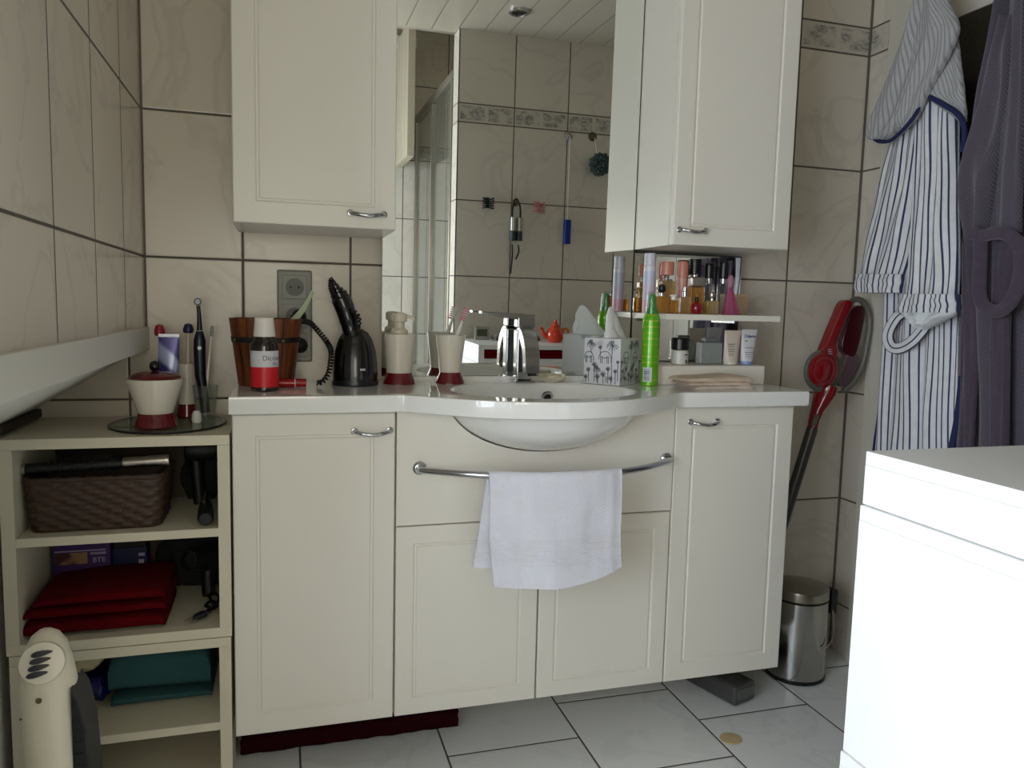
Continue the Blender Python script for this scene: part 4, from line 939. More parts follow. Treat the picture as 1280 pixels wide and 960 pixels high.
# ------------------------------------------------------------------ inside the cream cubbies
# wicker basket
bx0, bx1, by0, by1, bz0, bz1 = -.238, .020, -.276, -.105, .5855, .690
def rrect(x0, x1, y0, y1, r, n):
    pts = []
    for (cx_, cy2, a0) in ((x1-r, y0+r, -PI/2), (x1-r, y1-r, 0), (x0+r, y1-r, PI/2), (x0+r, y0+r, PI)):
        for k in range(n): a = a0+PI/2*k/n; pts.append((cx_+r*math.cos(a), cy2+r*math.sin(a)))
    out = []; N = len(pts)
    L = [0]
    for i in range(N): a, b_ = pts[i], pts[(i+1) % N]; L.append(L[-1]+math.hypot(a[0]-b_[0], a[1]-b_[1]))
    return pts, L
def resample(pts, L, N):
    out = []; k = 0
    for i in range(N):
        dd = L[-1]*i/N
        while L[k+1] < dd: k += 1
        f = (dd-L[k])/max(1e-9, L[k+1]-L[k]); a, b_ = pts[k], pts[(k+1) % len(pts)]; out.append((a[0]+(b_[0]-a[0])*f, a[1]+(b_[1]-a[1])*f))
    return out
NB, NR = 320, 44
pts, L = rrect(bx0, bx1, by0, by1, .028, 8); per = resample(pts, L, NB)
d = T('wicker_basket', 'dark brown woven basket of hair brushes in the top cubby compartment', 'basket', ((bx0+bx1)/2, (by0+by1)/2, bz0))
b = BM(); rs = []; ccx, ccy = (bx0+bx1)/2, (by0+by1)/2
for j in range(NR+1):
    f = j/NR; r = []
    tp_ = .93+.07*min(1, f*1.2)
    for i, (x, y) in enumerate(per):
        wv_ = .0022*math.cos(2*PI*i/16+PI*(int(f*9.99) % 2))*abs(math.sin(PI*f*10))+.0012*abs(math.sin(PI*f*10))
        dx, dy = x-ccx, y-ccy; l = math.hypot(dx, dy)
        q_ = (1 if abs(dx)/(bx1-bx0) < abs(dy)/(by1-by0) else 0)
        r.append(Vector((ccx+dx*tp_+dx/l*wv_, ccy+dy*tp_+dy/l*wv_, bz0+(bz1-bz0)*f)))
    rs.append(r)
for f in (1, .1):
    rs.append([Vector((ccx+(x-ccx)*(.94 if f == 1 else .86), ccy+(y-ccy)*(.92 if f == 1 else .84), bz0+(bz1-bz0)*f)) for x, y in per])
rings(b, rs); bmesh.ops.recalc_face_normals(b, faces=b.faces); d.part('body', b, mat('dark_wicker', (.24, .165, .115), .35, 90, rough=.5), angle=80)
b = BM(); pr2 = [Vector((x, y, bz1+.002)) for x, y in resample(pts, L, 80)]; pr2.append(pr2[0]); tube(b, pr2, [.0055+.0012*math.sin(k*2.1) for k in range(len(pr2))], 8, False); d.part('rim', b, mat('dark_wicker', ()))
# hair brush lying across the basket
hb0, hb1 = at(30, 583, y=-.262), at(210, 574, y=-.262)
hb0 = Vector((hb0.x, -.250, .7105)); hb1 = Vector((hb1.x, -.245, .7205))
ax = hb1-hb0; axn = ax.normalized(); rot_ = Vector((0, 0, 1)).rotation_difference(axn).to_matrix(); L_ = ax.length
d = T('round_hairbrush', 'black round hairbrush with silver handle lying on the wicker basket', 'hairbrush', hb0)
b = BM(); lathe(b, hb0, [(0, 0), (.011, 0), (.012, .003), (.012, L_*.64), (.009, L_*.66), (.009, L_*.665)], 20, mtx=rot_); d.part('barrel', b, blackm)
b = BM(); lathe(b, hb0, [(.0115, L_*.667), (.0125, L_*.68), (.0115, L_*.8), (.0125, L_*.97), (.011, L_), (0, L_+.0005)], 20, mtx=rot_); d.part('handle', b, steel, label='silver handle')
b = BM(); lathe(b, hb0, [(0, -.0165), (.010, -.016), (.0115, -.012), (.0115, -.0005)], 20, mtx=rot_); d.part('end_cap', b, steel, label='silver end cap')
b = BM(); nx = axn.cross(Vector((0, 1, 0))).normalized(); ny = axn.cross(nx)
for k in range(17):
    for j in range(9):
        a = 2*PI*j/9+(k % 2)*.35; n = nx*math.cos(a)+ny*math.sin(a); p0 = hb0+axn*(L_*.16+L_*.42*k/16)
        tube(b, [p0+n*.0115, p0+n*.0195], .0007, 4); lathe(b, p0+n*.0197, [(0, -.001), (.0011, 0), (0, .001)], 6)
d.part('bristles', b, mat('bristle_tips', (.16, .16, .16), .2, 60, rough=.5))
# curling iron beside the basket
d = T('curling_iron', 'black curling iron lying beside the wicker basket', 'curling iron', (.088, -.2, .585))
P0, P1 = Vector((.100, -.292, .602)), Vector((.090, -.150, .618))
b = BM(); tube(b, [P0, P0.lerp(P1, .03), P0.lerp(P1, .25), P0.lerp(P1, .45), P0.lerp(P1, .55)], [.012, .0155, .0160, .0145, .013], 20); d.part('handle', b, blackm)
b = BM(); tube(b, [P0.lerp(P1, .551), P0.lerp(P1, .98), P1], [.0095, .0095, .006], 18); d.part('barrel', b, black)
b = BM(); tube(b, [P0.lerp(P1, .40)+Vector((-.004, 0, .0165)), P0.lerp(P1, .55)+Vector((-.004, 0, .020)), P0.lerp(P1, .9)+Vector((-.002, 0, .0125))], [.003, .0035, .003], 10); d.part('clamp', b, steel)
d = T('hairdryer', 'black hairdryer standing at the back right of the top cubby compartment', 'hairdryer', (.075, -.08, .585))
b = BM(); hc = Vector((.040, -.085, .712)); lathe(b, hc, [(0, 0), (.024, 0), (.028, .006), (.030, .030), (.027, .055), (.022, .072), (.022, .074)], 26, mtx=Matrix.Rotation(PI/2, 3, 'Y')); d.part('barrel', b, blackm)
b = BM(); tube(b, [(.062, -.085, .690), (.066, -.088, .64), (.070, -.092, .5862)], [.016, .0145, .013], 18); d.part('handle', b, blackm)
def lump(name, label, cat, c, rx, ry, rz, m, seed, pw=.7):
    b = BM(); bmesh.ops.create_icosphere(b, subdivisions=4, radius=1)
    for v in b.verts:
        n = v.co.normalized(); k = 1+.22*noise.noise(n*1.8+Vector((seed, 0, 0)))+.08*noise.noise(n*5+Vector((seed, 3, 0)))
        q_ = Vector([math.copysign(abs(x)**pw, x) for x in n]); v.co = Vector((c[0]+q_.x*rx*k, c[1]+q_.y*ry*k, max(c[2]-rz, c[2]+q_.z*rz*k)))
    return single(name, b, m, label, cat, (c[0], c[1], c[2]-rz), angle=80)
lump('toiletry_pouch', 'black toiletry pouch at the back right of the top cubby compartment', 'pouch', (.075, -.035, .640), .045, .022, .055, mat('black_fabric', (.03, .03, .032), .3, 60, rough=.85), 5, .6)
lump('toiletry_pouch', 'black toiletry pouch behind the hairdryer beside the red towel', 'pouch', (.045, -.042, .440), .070, .030, .069, mat('black_fabric', ()), 11, .6)
# second compartment: cartons, red towel, hairdryer
purple = mat('purple_card', (.27, .16, .40), .06, 20, rough=.4)
d = T('carton', 'flat purple carton with a picture standing behind the red towel', 'box', (-.172, -.07, .3705))
b = BM(); box(b, -.235, -.120, -.095, -.045, .3705, .508, .001); bx_ = d.part('box', b, purple)
pic = bpy.data.materials.new('carton_picture'); t = NT(pic); nz = t.noise(26, 2); t.l(t.mix(t.ramp(nz, .42, .58), lin((.62, .48, .34)), lin((.30, .16, .14))), t.b.inputs['Base Color']); t.set(rough=.4)
b = BM(); box(b, -.231, -.166, -.0962, -.0952, .461, .487); d.part('picture', b, pic, bx_)
b = BM(); box(b, -.231, -.128, -.0962, -.0952, .4895, .4925); box(b, -.160, -.128, -.0962, -.0952, .481, .486); d.part('print', b, mat('lilac_print', (.62, .58, .70), .05, 20), bx_)
tb = text_bm('BTE', .016, True)
for v in tb.verts: v.co = Vector((-.156+v.co.x, -.0958, .463+v.co.y))
d.part('print_letters', tb, M['lilac_print'], bx_)
d = T('carton', 'dark blue carton standing right of the purple one behind the red towel', 'box', (-.085, -.07, .3705))
b = BM(); box(b, -.115, -.045, -.092, -.045, .3705, .490, .001); bx_ = d.part('box', b, mat('navy_card', (.06, .10, .26), .06, 20, rough=.4))
b = BM(); box(b, -.062, -.049, -.0932, -.0922, .470, .477); box(b, -.062, -.051, -.0932, -.0922, .452, .462); d.part('print', b, M['lilac_print'], bx_)
b = BM(); box(b, -.112, -.048, -.090, -.047, .4905, .522, .001); single('carton', b, mat('black_card', (.05, .04, .045), .1, 20, rough=.4), 'small black carton lying on the dark blue one', 'box', (-.08, -.07, .4905))
d = T('folded_towel', 'large folded red towel in the second cubby compartment', 'towel', (-.12, -.20, .3705))
redt = mat('red_terry', (.34, .006, .035), .3, 60, bump=.8, bscale=350, rough=.95, spec=.1)
for k, (x0, x1, z, h) in enumerate(((-.250, .016, .3705, .035), (-.243, .020, .407, .024), (-.228, .016, .4325, .026))):
    b = BM(); n = 40; rs = []
    for i in range(n+1):
        f = i/n; x = x0+(x1-x0)*f; e = min(f, 1-f); hh_ = h*(min(1, e/.06)**.5*.4+.6)*(1+.10*noise.noise((f*5, k, 2)))
        if k == 2: hh_ *= .55+.45*min(1, f*2.2)
        ring = []
        for a in range(20):
            an = 2*PI*a/20; yy = -.185+.095*math.copysign(abs(math.cos(an))**.45, math.cos(an))+noise.noise((f*4, k, 9))*.003; zz = z+hh_/2+hh_/2*math.copysign(abs(math.sin(an))**.6, math.sin(an))
            ring.append(Vector((x, yy, max(z, zz))))
        rs.append(ring)
    rings(b, rs); bmesh.ops.recalc_face_normals(b, faces=b.faces); d.part('fold', b, redt)
d = T('hairdryer', 'black hairdryer with dangling cord lying right of the red towel', 'hairdryer', (.075, -.13, .371))
b = BM(); p0, p1 = Vector((.108, -.09, .455)), Vector((.052, -.17, .478)); ax = (p1-p0).normalized(); rot_ = Vector((0, 0, 1)).rotation_difference(ax).to_matrix()
lathe(b, p0, [(0, 0), (.022, .0), (.027, .008), (.030, .03), (.029, .055), (.022, .085), (.021, .10), (.018, .101), (.016, .09), (0, .088)], 28, mtx=rot_); bb_ = d.part('barrel', b, blackm)
b = BM(); tube(b, [p0.lerp(p1, .35)+Vector((0, 0, -.018)), Vector((.088, -.13, .415)), Vector((.092, -.15, .386))], [.016, .014, .0145], 18); d.part('handle', b, blackm)
b = BM(); tube(b, smooth_path([(.092, -.15, .384), (.10, -.17, .376), (.112, -.19, .376), (.108, -.215, .378), (.096, -.225, .380), (.102, -.24, .382), (.092, -.242, .381)], 6), .0032, 8); tube(b, smooth_path([(.096, -.16, .392), (.112, -.178, .396), (.117, -.205, .392), (.105, -.226, .388), (.09, -.215, .386), (.099, -.19, .386), (.114, -.2, .384)], 6), .0032, 8)
cd = d.part('cord', b, blackm)
b = BM(); pa, pb_ = Vector((.094, -.243, .381)), Vector((.072, -.262, .378)); tube(b, [pa, pa.lerp(pb_, .2), pa.lerp(pb_, .75), pb_], [.006, .010, .0095, .0075], 14, flat=.75); d.part('plug', b, mat('purple_black_plastic', (.10, .08, .14), .1, 20), cd)
b = BM(); dn = (pb_-pa).normalized(); sd = dn.cross(Vector((0, 0, 1))).normalized()
for k in (-1, 1): tube(b, [pb_+sd*k*.0065, pb_+sd*k*.0065+dn*.017], .0022, 8)
d.part('plug_pins', b, steel, cd)
# lower cubby: teal cloth, blue bag, cream cloth
d = T('folded_cloth', 'folded teal cloth in the lowest cubby', 'cloth', (0, -.12, .1605))
teal = mat('teal_cotton', (.20, .34, .35), .06, 20, bump=.5, bscale=400, rough=.9, spec=.1)
for k, (x0, x1, z, h) in enumerate(((-.110, .098, .1605, .022), (-.116, .096, .184, .092))):
    b = BM(); rs = []; n = 30
    for i in range(n+1):
        f = i/n; x = x0+(x1-x0)*f; e = min(f, 1-f); hh_ = h*(.72+.28*min(1, e/.08)**.5)*(1+.08*noise.noise((f*4, k, 5)))*(1-(.25*f if k == 2 else 0)); ring = []
        for a in range(20):
            an = 2*PI*a/20; yy = -.10+(.088-.012*(1-f)*k)*math.copysign(abs(math.cos(an))**.45, math.cos(an)); zz = z+hh_/2+hh_/2*math.copysign(abs(math.sin(an))**.6, math.sin(an)); ring.append(Vector((x, yy, max(z, zz))))
        rs.append(ring)
    rings(b, rs); bmesh.ops.recalc_face_normals(b, faces=b.faces); d.part('fold', b, teal)
lump('plastic_bag', 'crumpled dark blue plastic bag beside the teal cloth', 'bag', (-.146, -.115, .1905), .028, .055, .030, mat('navy_film', (.06, .08, .34), .3, 30, rough=.25), 2)
lump('cloth_bundle', 'cream cloth bundle lying on the dark blue bag', 'cloth', (-.170, -.112, .2600), .036, .05, .032, mat('cream_cotton', (.78, .74, .60), .06, 20, rough=.9), 8)

# ------------------------------------------------------------------ tower heater in the foreground
hy = -.70; hcx = -.088
d = T('tower_heater', 'ivory tower heater standing in the left foreground', 'heater', (hcx, hy, 0))
ivory = mat('ivory_housing', (.86, .83, .74), .02, 8, rough=.35)
ht = .556; rs = []
outl_h = [(.012, .058), (.05, .056), (.20, .0525), (.33, .0475), (.40, .0475), (.47, .0475), (.505, .042), (.53, .035), (.546, .024), (.5535, .012), (.556, .002)]
b = BM()
for z, w in outl_h:
    ring = []
    for a in range(36):
        an = 2*PI*a/36; cx_ = hcx-.002+(.008 if z < .3 else .008*(1-(z-.3)/.256))
        ring.append(Vector((cx_+w*.78*math.copysign(abs(math.cos(an))**.8, math.cos(an)), hy+w*.95*math.copysign(abs(math.sin(an))**.9, math.sin(an)), z)))
    rs.append(ring)
rings(b, rs); bmesh.ops.recalc_face_normals(b, faces=b.faces); hous = d.part('housing', b, ivory, angle=60)
b = BM(); lathe(b, (hcx+.004, hy, 0), [(0, 0), (.075, 0), (.078, .004), (.070, .012), (0, .0125)], 40); d.part('base', b, ivory)
b = BM(); prism(b, [(hcx+.036, .03), (hcx+.036, .47), (hcx+.046, .45), (hcx+.056, .40), (hcx+.064, .25), (hcx+.066, .03)], 'y', hy-.030, hy+.045, .003); gr = d.part('grille_frame', b, blackm, label='dark side panel with grille')
b = BM()
for k in range(20): box(b, hcx+.040, hcx+.0585-.0008*max(0, k-8), hy-.0315, hy-.0295, .05+.0185*k, .053+.0185*k)
d.part('grille', b, darkgap, gr)
# round control cap with slots
nrm = Vector((.12, -.93, .36)).normalized(); rot_ = Vector((0, 0, 1)).rotation_difference(nrm).to_matrix(); pc = Vector((hcx+.003, hy-.040, .520))
b = BM(); lathe(b, pc, [(.030, -.014), (.0305, -.002), (.029, .001), (0, .0025)], 36, mtx=rot_); cp = d.part('control_cap', b, mat('ivory_cap', (.87, .84, .76), .02, 8, rough=.3), hous)
b = BM(); rx_ = nrm.cross(Vector((0, 0, 1))).normalized(); uy = rx_.cross(nrm)
if rx_.x < 0: rx_ = -rx_
if uy.z < 0: uy = -uy
for k in range(4):
    cc2 = pc+uy*(.0135-.0095*k)+rx_*(.000-.0018*k)+nrm*.0030; poly = []
    for a in range(16):
        an = 2*PI*a/16; w = .0140; h = .0042; x = math.cos(an)*w; yv = math.sin(an)*h*(1-.35*math.cos(an))+x*.10; poly.append(cc2+rx_*x+uy*yv)
    f1 = [b.verts.new(p) for p in poly]; f2 = [b.verts.new(p-nrm*.004) for p in poly]; b.faces.new(f1); 
    for i in range(16): b.faces.new((f1[i], f2[i], f2[(i+1) % 16], f1[(i+1) % 16]))
bmesh.ops.recalc_face_normals(b, faces=b.faces); d.part('vent_slot', b, nb, cp, label='four dark leaf-shaped slots')
b = BM()
for u, v in ((48.5, 876), (26, 899), (34, 851)):
    p = at(u, v, y=hy-.047); lathe(b, p, [(.0016, -.004), (.0042, 0), (.0042, .0012), (.003, .0012)] if u == 48.5 else [(0, -.003), (.0018, 0), (.0018, .0012), (0, .0013)], 14, mtx=Matrix.Rotation(PI/2, 3, 'X'))
d.part('screw_hole', b, mat('screw_brown', (.35, .29, .2), .1, 20), hous)

# ------------------------------------------------------------------ floor things
d = T('bath_mat', 'burgundy bath mat folded up under the left base cabinet', 'bath mat', (.42, -.12, 0))
mm = mat('burgundy_pile', (.17, .03, .06), .3, 80, bump=1, bscale=300, rough=.95, spec=.05)
for k, (z, h) in enumerate(((.0, .052), (.0525, .066))):
    b = BM(); rs = []; n = 50
    for i in range(n+1):
        f = i/n; x = .158+.515*f; ring = []
        for a in range(20):
            an = 2*PI*a/20; yy = -.105+.080*math.copysign(abs(math.cos(an))**.4, math.cos(an))+noise.noise((f*14, k, a*.15))*.005; zz = z+h/2+h/2*math.copysign(abs(math.sin(an))**.5, math.sin(an))*(1+.05*noise.noise((f*12, k, 4))); ring.append(Vector((x+noise.noise((a*.7, k, 2))*.006, yy, max(z, zz))))
        rs.append(ring)
    rings(b, rs); bmesh.ops.recalc_face_normals(b, faces=b.faces); d.part('fold', b, mm)
c = at(913, 924, z=0); c.z = .0006
b = BM(); lathe(b, c, [(0, 0), (.026, 0), (.0275, .0015), (.0265, .003), (.012, .0038), (0, .004)], 32, sy=.93); single('floor_pad', b, mat('beige_felt', (.74, .66, .50), .1, 30, rough=.8), 'small round beige pad lying on the floor tiles', 'pad', c)
# pedal bin
bc = Vector((1.700, -.128, 0)); 
d = T('pedal_bin', 'round brushed steel pedal bin in the corner below the vacuum cleaner', 'bin', bc)
polished = mat('polished_steel', (.66, .65, .63), .05, 40, rough=.16, metal=1)
b = BM(); lathe(b, bc, [(0, .0005), (.082, .0005), (.084, .003), (.084, .009), (.082, .0105)], 48); d.part('base_ring', b, blackm)
b = BM(); lathe(b, bc, [(.0815, .0107), (.0825, .014), (.0825, .236), (.081, .2375), (0, .2376)], 48); d.part('body', b, polished)
b = BM(); lathe(b, bc, [(.080, .2378), (.0838, .2385), (.0838, .241), (.080, .2415)], 48); d.part('rim_gap', b, blackm)
b = BM(); lathe(b, bc, [(.0815, .2418), (.0825, .243), (.0825, .264), (.080, .269), (.05, .276), (.02, .279), (0, .2795)], 48); d.part('lid', b, mat('lid_steel', (.62, .60, .55), .05, 60, rough=.28, metal=1))
b = BM(); 
hpos = bc+Vector((.0835, -.03, 0)); box(b, hpos.x-.006, hpos.x+.016, hpos.y-.017, hpos.y+.017, .190, .262, .006, 3); d.part('hinge', b, blackm)
b = BM(); tube(b, smooth_path([bc+Vector((.084, -.042, .215)), bc+Vector((.079, -.058, .150)), bc+Vector((.062, -.070, .118)), bc+Vector((.03, -.0865, .110))], 6), .0025, 8); 
d.part('carry_handle', b, steel)
# cordless vacuum cleaner leaning in the corner
VY = -.115
d = T('stick_vacuum', 'red and grey cordless stick vacuum cleaner leaning in the tiled corner', 'vacuum cleaner', (1.54, VY, 0))
def vp(u, v, y=VY): return at(u, v, y=y)
vred = mat('candy_red_plastic', (.50, .01, .05), .08, 10, rough=.16, coat=.6); vgrey = mat('taupe_plastic', (.40, .385, .35), .05, 20, rough=.4); vpur = mat('wine_plastic', (.24, .03, .07), .08, 20, rough=.25, coat=.3)
def plate(b, pix, y0, y1, bev=.006, seg=3):
    P = [at(u, v, y=VY+y0) for u, v in smooth2(pix)]; prism(b, [(p.x, p.z) for p in P], 'y', VY+y0, VY+y1, bev, seg); return b
def smooth2(pix, n=4):
    return [(p.x, p.y) for p in smooth_path([Vector((u, v, 0)) for u, v in pix], n, True)]
# grey loop frame as a bar
b = BM(); loop = smooth_path([vp(1028, 452), vp(1036, 430), vp(1048, 404), vp(1062, 380), vp(1071, 374), vp(1080, 379), vp(1086, 393), vp(1086, 412), vp(1082, 436), vp(1077, 458), vp(1066, 478), vp(1054, 489)], 6)
tube(b, loop, .0105, 14, flat=.8); d.part('loop_frame', b, vgrey)
b = BM(); plate(b, [(1056, 378), (1064, 375), (1067, 381), (1058, 401), (1050, 421), (1046, 438), (1047, 452), (1036, 452), (1029, 444), (1037, 422), (1047, 398)], -.024, .012, .007); hnd = d.part('handle', b, vred)
b = BM(); plate(b, [(1066, 387), (1078, 382), (1082, 392), (1079, 410), (1074, 432), (1068, 446), (1056, 441), (1053, 430), (1058, 408)], -.006, .018, .004); d.part('battery_cover', b, vpur)
b = BM(); plate(b, [(1060, 442), (1070, 442), (1075, 448), (1071, 466), (1062, 480), (1054, 484), (1050, 474)], -.004, .022, .005); d.part('dust_box', b, mat('smoked_plastic', (.38, .30, .32), .1, 20, rough=.25))
mc = vp(1032, 464, VY-.02); ms_ = mpp(mc); ringrot = Matrix.Rotation(PI/2, 3, 'X')
b = BM(); lathe(b, mc+Vector((0, .034, 0)), [(0, 0), (18*ms_, 0), (24*ms_, .010), (27*ms_, .018), (27.5*ms_, .024), (26*ms_, .030), (22*ms_, .032), (0, .032)], 44, mtx=ringrot); d.part('motor_ring', b, vgrey)
b = BM(); dc_ = vp(1031, 463, VY-.047); dc_.y = VY-.0385; lathe(b, dc_, [(0, 0), (21*ms_, 0), (20.6*ms_, .004), (18*ms_, .0075), (16*ms_, .008), (14.5*ms_, .0072), (11*ms_, .012), (5*ms_, .0145), (0, .015)], 40, mtx=ringrot); dm = d.part('motor_cover', b, vred)
b = BM(); plate(b, [(1036, 431), (1046, 431), (1047, 446), (1038, 452), (1027, 452), (1024, 446)], -.034, -.022, .005); d.part('cover_neck', b, vred, hnd)
b = BM()
for k in range(3): 
    p = vp(1037+k*.4, 437+k*2.6, VY-.035); box(b, p.x-.006, p.x+.006, p.y-.0008, p.y, p.z-.0008, p.z+.0008)
d.part('badge', b, mat('pale_print', ()), hnd)
b = BM(); tube(b, [vp(1033, 482), vp(1031, 490), vp(1027, 500), vp(1021.5, 512), vp(1017.5, 524), vp(1015.5, 535)], [.036, .036, .029, .0215, .0175, .0165], 24, flat=.8); nk = d.part('neck', b, vred)
b = BM(); p_ = vp(1014, 524); obox(b, p_+Vector((0, -.0175, 0)), .012, .008, .036, Matrix.Rotation(.28, 3, 'Y'), .002); d.part('release_latch', b, vgrey, nk)
tA, tB = vp(1015.5, 535), vp(1000, 583); dirt = (tB-tA).normalized(); zend = .13; tC = tA+dirt*((zend-tA.z)/dirt.z); tC.x = max(tC.x, 1.545)
b = BM(); tube(b, [tA, tA.lerp(tC, .5), tC], .0160, 22); d.part('tube', b, mat('anthracite_tube', (.31, .30, .29), .05, 20, rough=.3, metal=.4))
b = BM(); tube(b, smooth_path([tC+Vector((0, 0, .004)), Vector((1.536, VY, .092)), Vector((1.515, VY-.01, .062)), Vector((1.470, VY-.035, .042))], 5), [.0175]*16, 18); d.part('joint', b, blackm)
nA, nB = Vector((1.395, -.075, .030)), Vector((1.452, -.252, .030)); ax = (nB-nA); ang = math.atan2(ax.y, ax.x)
b = BM(); obox(b, nA.lerp(nB, .5), ax.length, .085, .056, Matrix.Rotation(ang, 3, 'Z'), .012, 3); nz_ = d.part('floor_nozzle', b, mat('nozzle_grey', (.26, .26, .25), .1, 20, rough=.25))
b = BM(); obox(b, nB+ax.normalized()*.0005+Vector((0, 0, .004)), .006, .066, .030, Matrix.Rotation(ang, 3, 'Z'), .003); d.part('nozzle_end', b, mat('nozzle_end', (.34, .36, .34), .1, 20, rough=.15), nz_)
# ------------------------------------------------------------------ bathrobes on the door
def cloth(rows, xc, th, folds=(), nseg=72, sub=6, wobble=.006, seed=0, front=1.0, cap=True, uscale=1.0):
    """closed cloth body lofted through rows (v, uL, uR) surveyed on the plane x = xc(v); th = half thickness"""
    rr = smooth_path([Vector((v, a, b_)) for v, a, b_ in rows], sub)
    b = bmesh.new(); lay = b.loops.layers.uv.new('UVMap'); rs = []; z_l = []
    fx_ = xc if callable(xc) else (lambda f: xc); ft = th if callable(th) else (lambda f: th)
    n = len(rr); arc = []
    for i, r in enumerate(rr):
        f = i/(n-1); x0 = fx_(f); pL, pR = at(r.y, r.x, x=x0), at(r.z, r.x, x=x0); c = (pL+pR)/2; a = (pR-pL)/2; t_ = ft(f)*min(1, a.length/.03)
        ring = []
        for k in range(nseg):
            an = 2*PI*k/nseg; ca, sa = math.cos(an), math.sin(an)
            fd = sum(A*math.cos(kk*(ca*1.0)+ph+tw*f) for A, kk, ph, tw in folds)*(abs(sa)**.5)
            wob = wobble*noise.noise((ca*2.2, f*4, seed+sa))
            p = c+a*math.copysign(abs(ca)**.92, ca)+Vector((-t_*math.copysign(abs(sa)**.75, sa)-(fd+wob)*(1 if sa > 0 else -.3), 0, 0))
            p.x = min(p.x, 1.902); ring.append(p)
        rs.append(ring); arc.append(a.length*2)
    W0 = max(arc)*uscale
    vr = [[b.verts.new(p) for p in r] for r in rs]; vl = 0
    for i in range(n-1):
        l2 = vl+(rs[i+1][nseg//4]-rs[i][nseg//4]).length
        for k in range(nseg):
            j = (k+1) % nseg; f = b.faces.new((vr[i][k], vr[i][j], vr[i+1][j], vr[i+1][k]))
            for lp_, (kk, vv) in zip(f.loops, ((k, vl), (k+1, vl), (k+1, l2), (k, l2))): 
                an = 2*PI*kk/nseg
                uu = (1-math.cos(an)) if kk <= nseg/2 else (3+math.cos(an)) 
                lp_[lay].uv = (uu/2*W0*1.15, vv)
        vl = l2
    if cap: b.faces.new(vr[0][::-1]); b.faces.new(vr[-1])
    bmesh.ops.recalc_face_normals(b, faces=b.faces)
    return b, rs
ws = stripe_mat('white_navy_stripes', (.22, .23, .37), (.90, .90, .90), .0178, .25)
hoodm = stripe_mat('grey_ribbed_terry', (.56, .555, .555), (.71, .705, .70), .013, .30, diag=.45, soft=.25)
navyt = mat('navy_binding', (.10, .12, .30), .1, 60, bump=.4, bscale=500, rough=.85)
wht = mat('white_terry_lining', (.84, .85, .85), .06, 40, bump=.8, bscale=350, rough=.95)
d = T('bathrobe', 'white bathrobe with navy stripes and grey hood hanging on the door', 'bathrobe', (1.85, -.32, 1.2))
FB = ((.012, 9, .5, 2.0), (.006, 17, 1.2, -1.5))
b, _ = cloth([(96, 1140, 1200), (150, 1126, 1202), (190, 1119, 1204), (240, 1112, 1206), (300, 1108, 1206), (360, 1108, 1206), (420, 1107, 1204), (480, 1104, 1203), (530, 1100, 1203), (580, 1096, 1204), (640, 1092, 1206)], lambda f: 1.862-.004*f, .030, FB, wobble=.012)
body1 = d.part('body', b, ws, angle=80)
b, _ = cloth([(130, 1128, 1160), (158, 1121, 1160), (200, 1110, 1158), (240, 1101, 1153), (280, 1091, 1146), (320, 1081, 1138), (352, 1074, 1129)], lambda f: 1.842-.024*min(1, f*1.6), .024, ((.006, 8, .2, 4), (.003, 13, 1.2, -3)), seed=3)
s1 = d.part('sleeve', b, ws, angle=80)
b, _ = cloth([(343, 1073.5, 1131), (350, 1071.5, 1130.5), (358, 1071.5, 1129), (366, 1073, 1127.5)], 1.812, .031, ((.003, 9, .2, 0),), nseg=60, wobble=.004); d.part('cuff', b, ws, s1, angle=60)
b, _ = cloth([(112, 1152, 1197), (150, 1150, 1197), (200, 1147, 1197), (250, 1144, 1197), (300, 1140, 1198), (340, 1136, 1198), (372, 1132, 1197)], lambda f: 1.835-.045*min(1, f*1.6), .026, ((.006, 8, 1.0, 2.5), (.003, 15, 0, 0)), seed=6)
s2_ = d.part('sleeve', b, ws, angle=80)
b, _ = cloth([(368, 1131, 1198), (376, 1128, 1199), (384, 1125, 1200), (391, 1124, 1199)], 1.784, .033, ((.003, 9, .2, 0),), nseg=60, wobble=.004, cap=False); c2_ = d.part('cuff', b, ws, s2_, angle=60)
b, _ = cloth([(388, 1127, 1196), (394, 1130, 1193), (401, 1139, 1180), (407, 1147, 1167), (412, 1153, 1159)], 1.782, .026, ((.004, 9, .2, 2),), nseg=48, wobble=.006); d.part('lining', b, wht, s2_, angle=70)
# belt loop with the same stripes
def strap(pts, w, th, up=None):
    P = smooth_path(pts, 8); b = bmesh.new(); lay = b.loops.layers.uv.new('UVMap'); vr = []; L = [0]
    for i, p in enumerate(P):
        dd = (P[min(i+1, len(P)-1)]-P[max(i-1, 0)]).normalized(); nrm_ = Vector((-1, -.45, .15)); sdv = dd.cross(nrm_).normalized(); nn_ = sdv.cross(dd).normalized()
        vr.append([b.verts.new(p+sdv*w*x+nn_*th*y) for x, y in ((-1, -.7), (-.9, -1), (0, -1), (.9, -1), (1, -.7), (1, .7), (.9, 1), (0, 1), (-.9, 1), (-1, .7))])
        if i: L.append(L[-1]+(p-P[i-1]).length)
    m = len(vr[0]); xs_ = [0, .05, .5, .95, 1, 1, .95, .5, .05, 0, 0]
    for i in range(len(vr)-1):
        for k in range(m):
            j = (k+1) % m; f = b.faces.new((vr[i][k], vr[i][j], vr[i+1][j], vr[i+1][k]))
            for lp_, (kk, ll) in zip(f.loops, ((k, L[i]), (k+1, L[i]), (k+1, L[i+1]), (k, L[i+1]))): lp_[lay].uv = (xs_[kk]*2*w, ll)
    b.faces.new(vr[0][::-1]); b.faces.new(vr[-1]); bmesh.ops.recalc_face_normals(b, faces=b.faces); return b
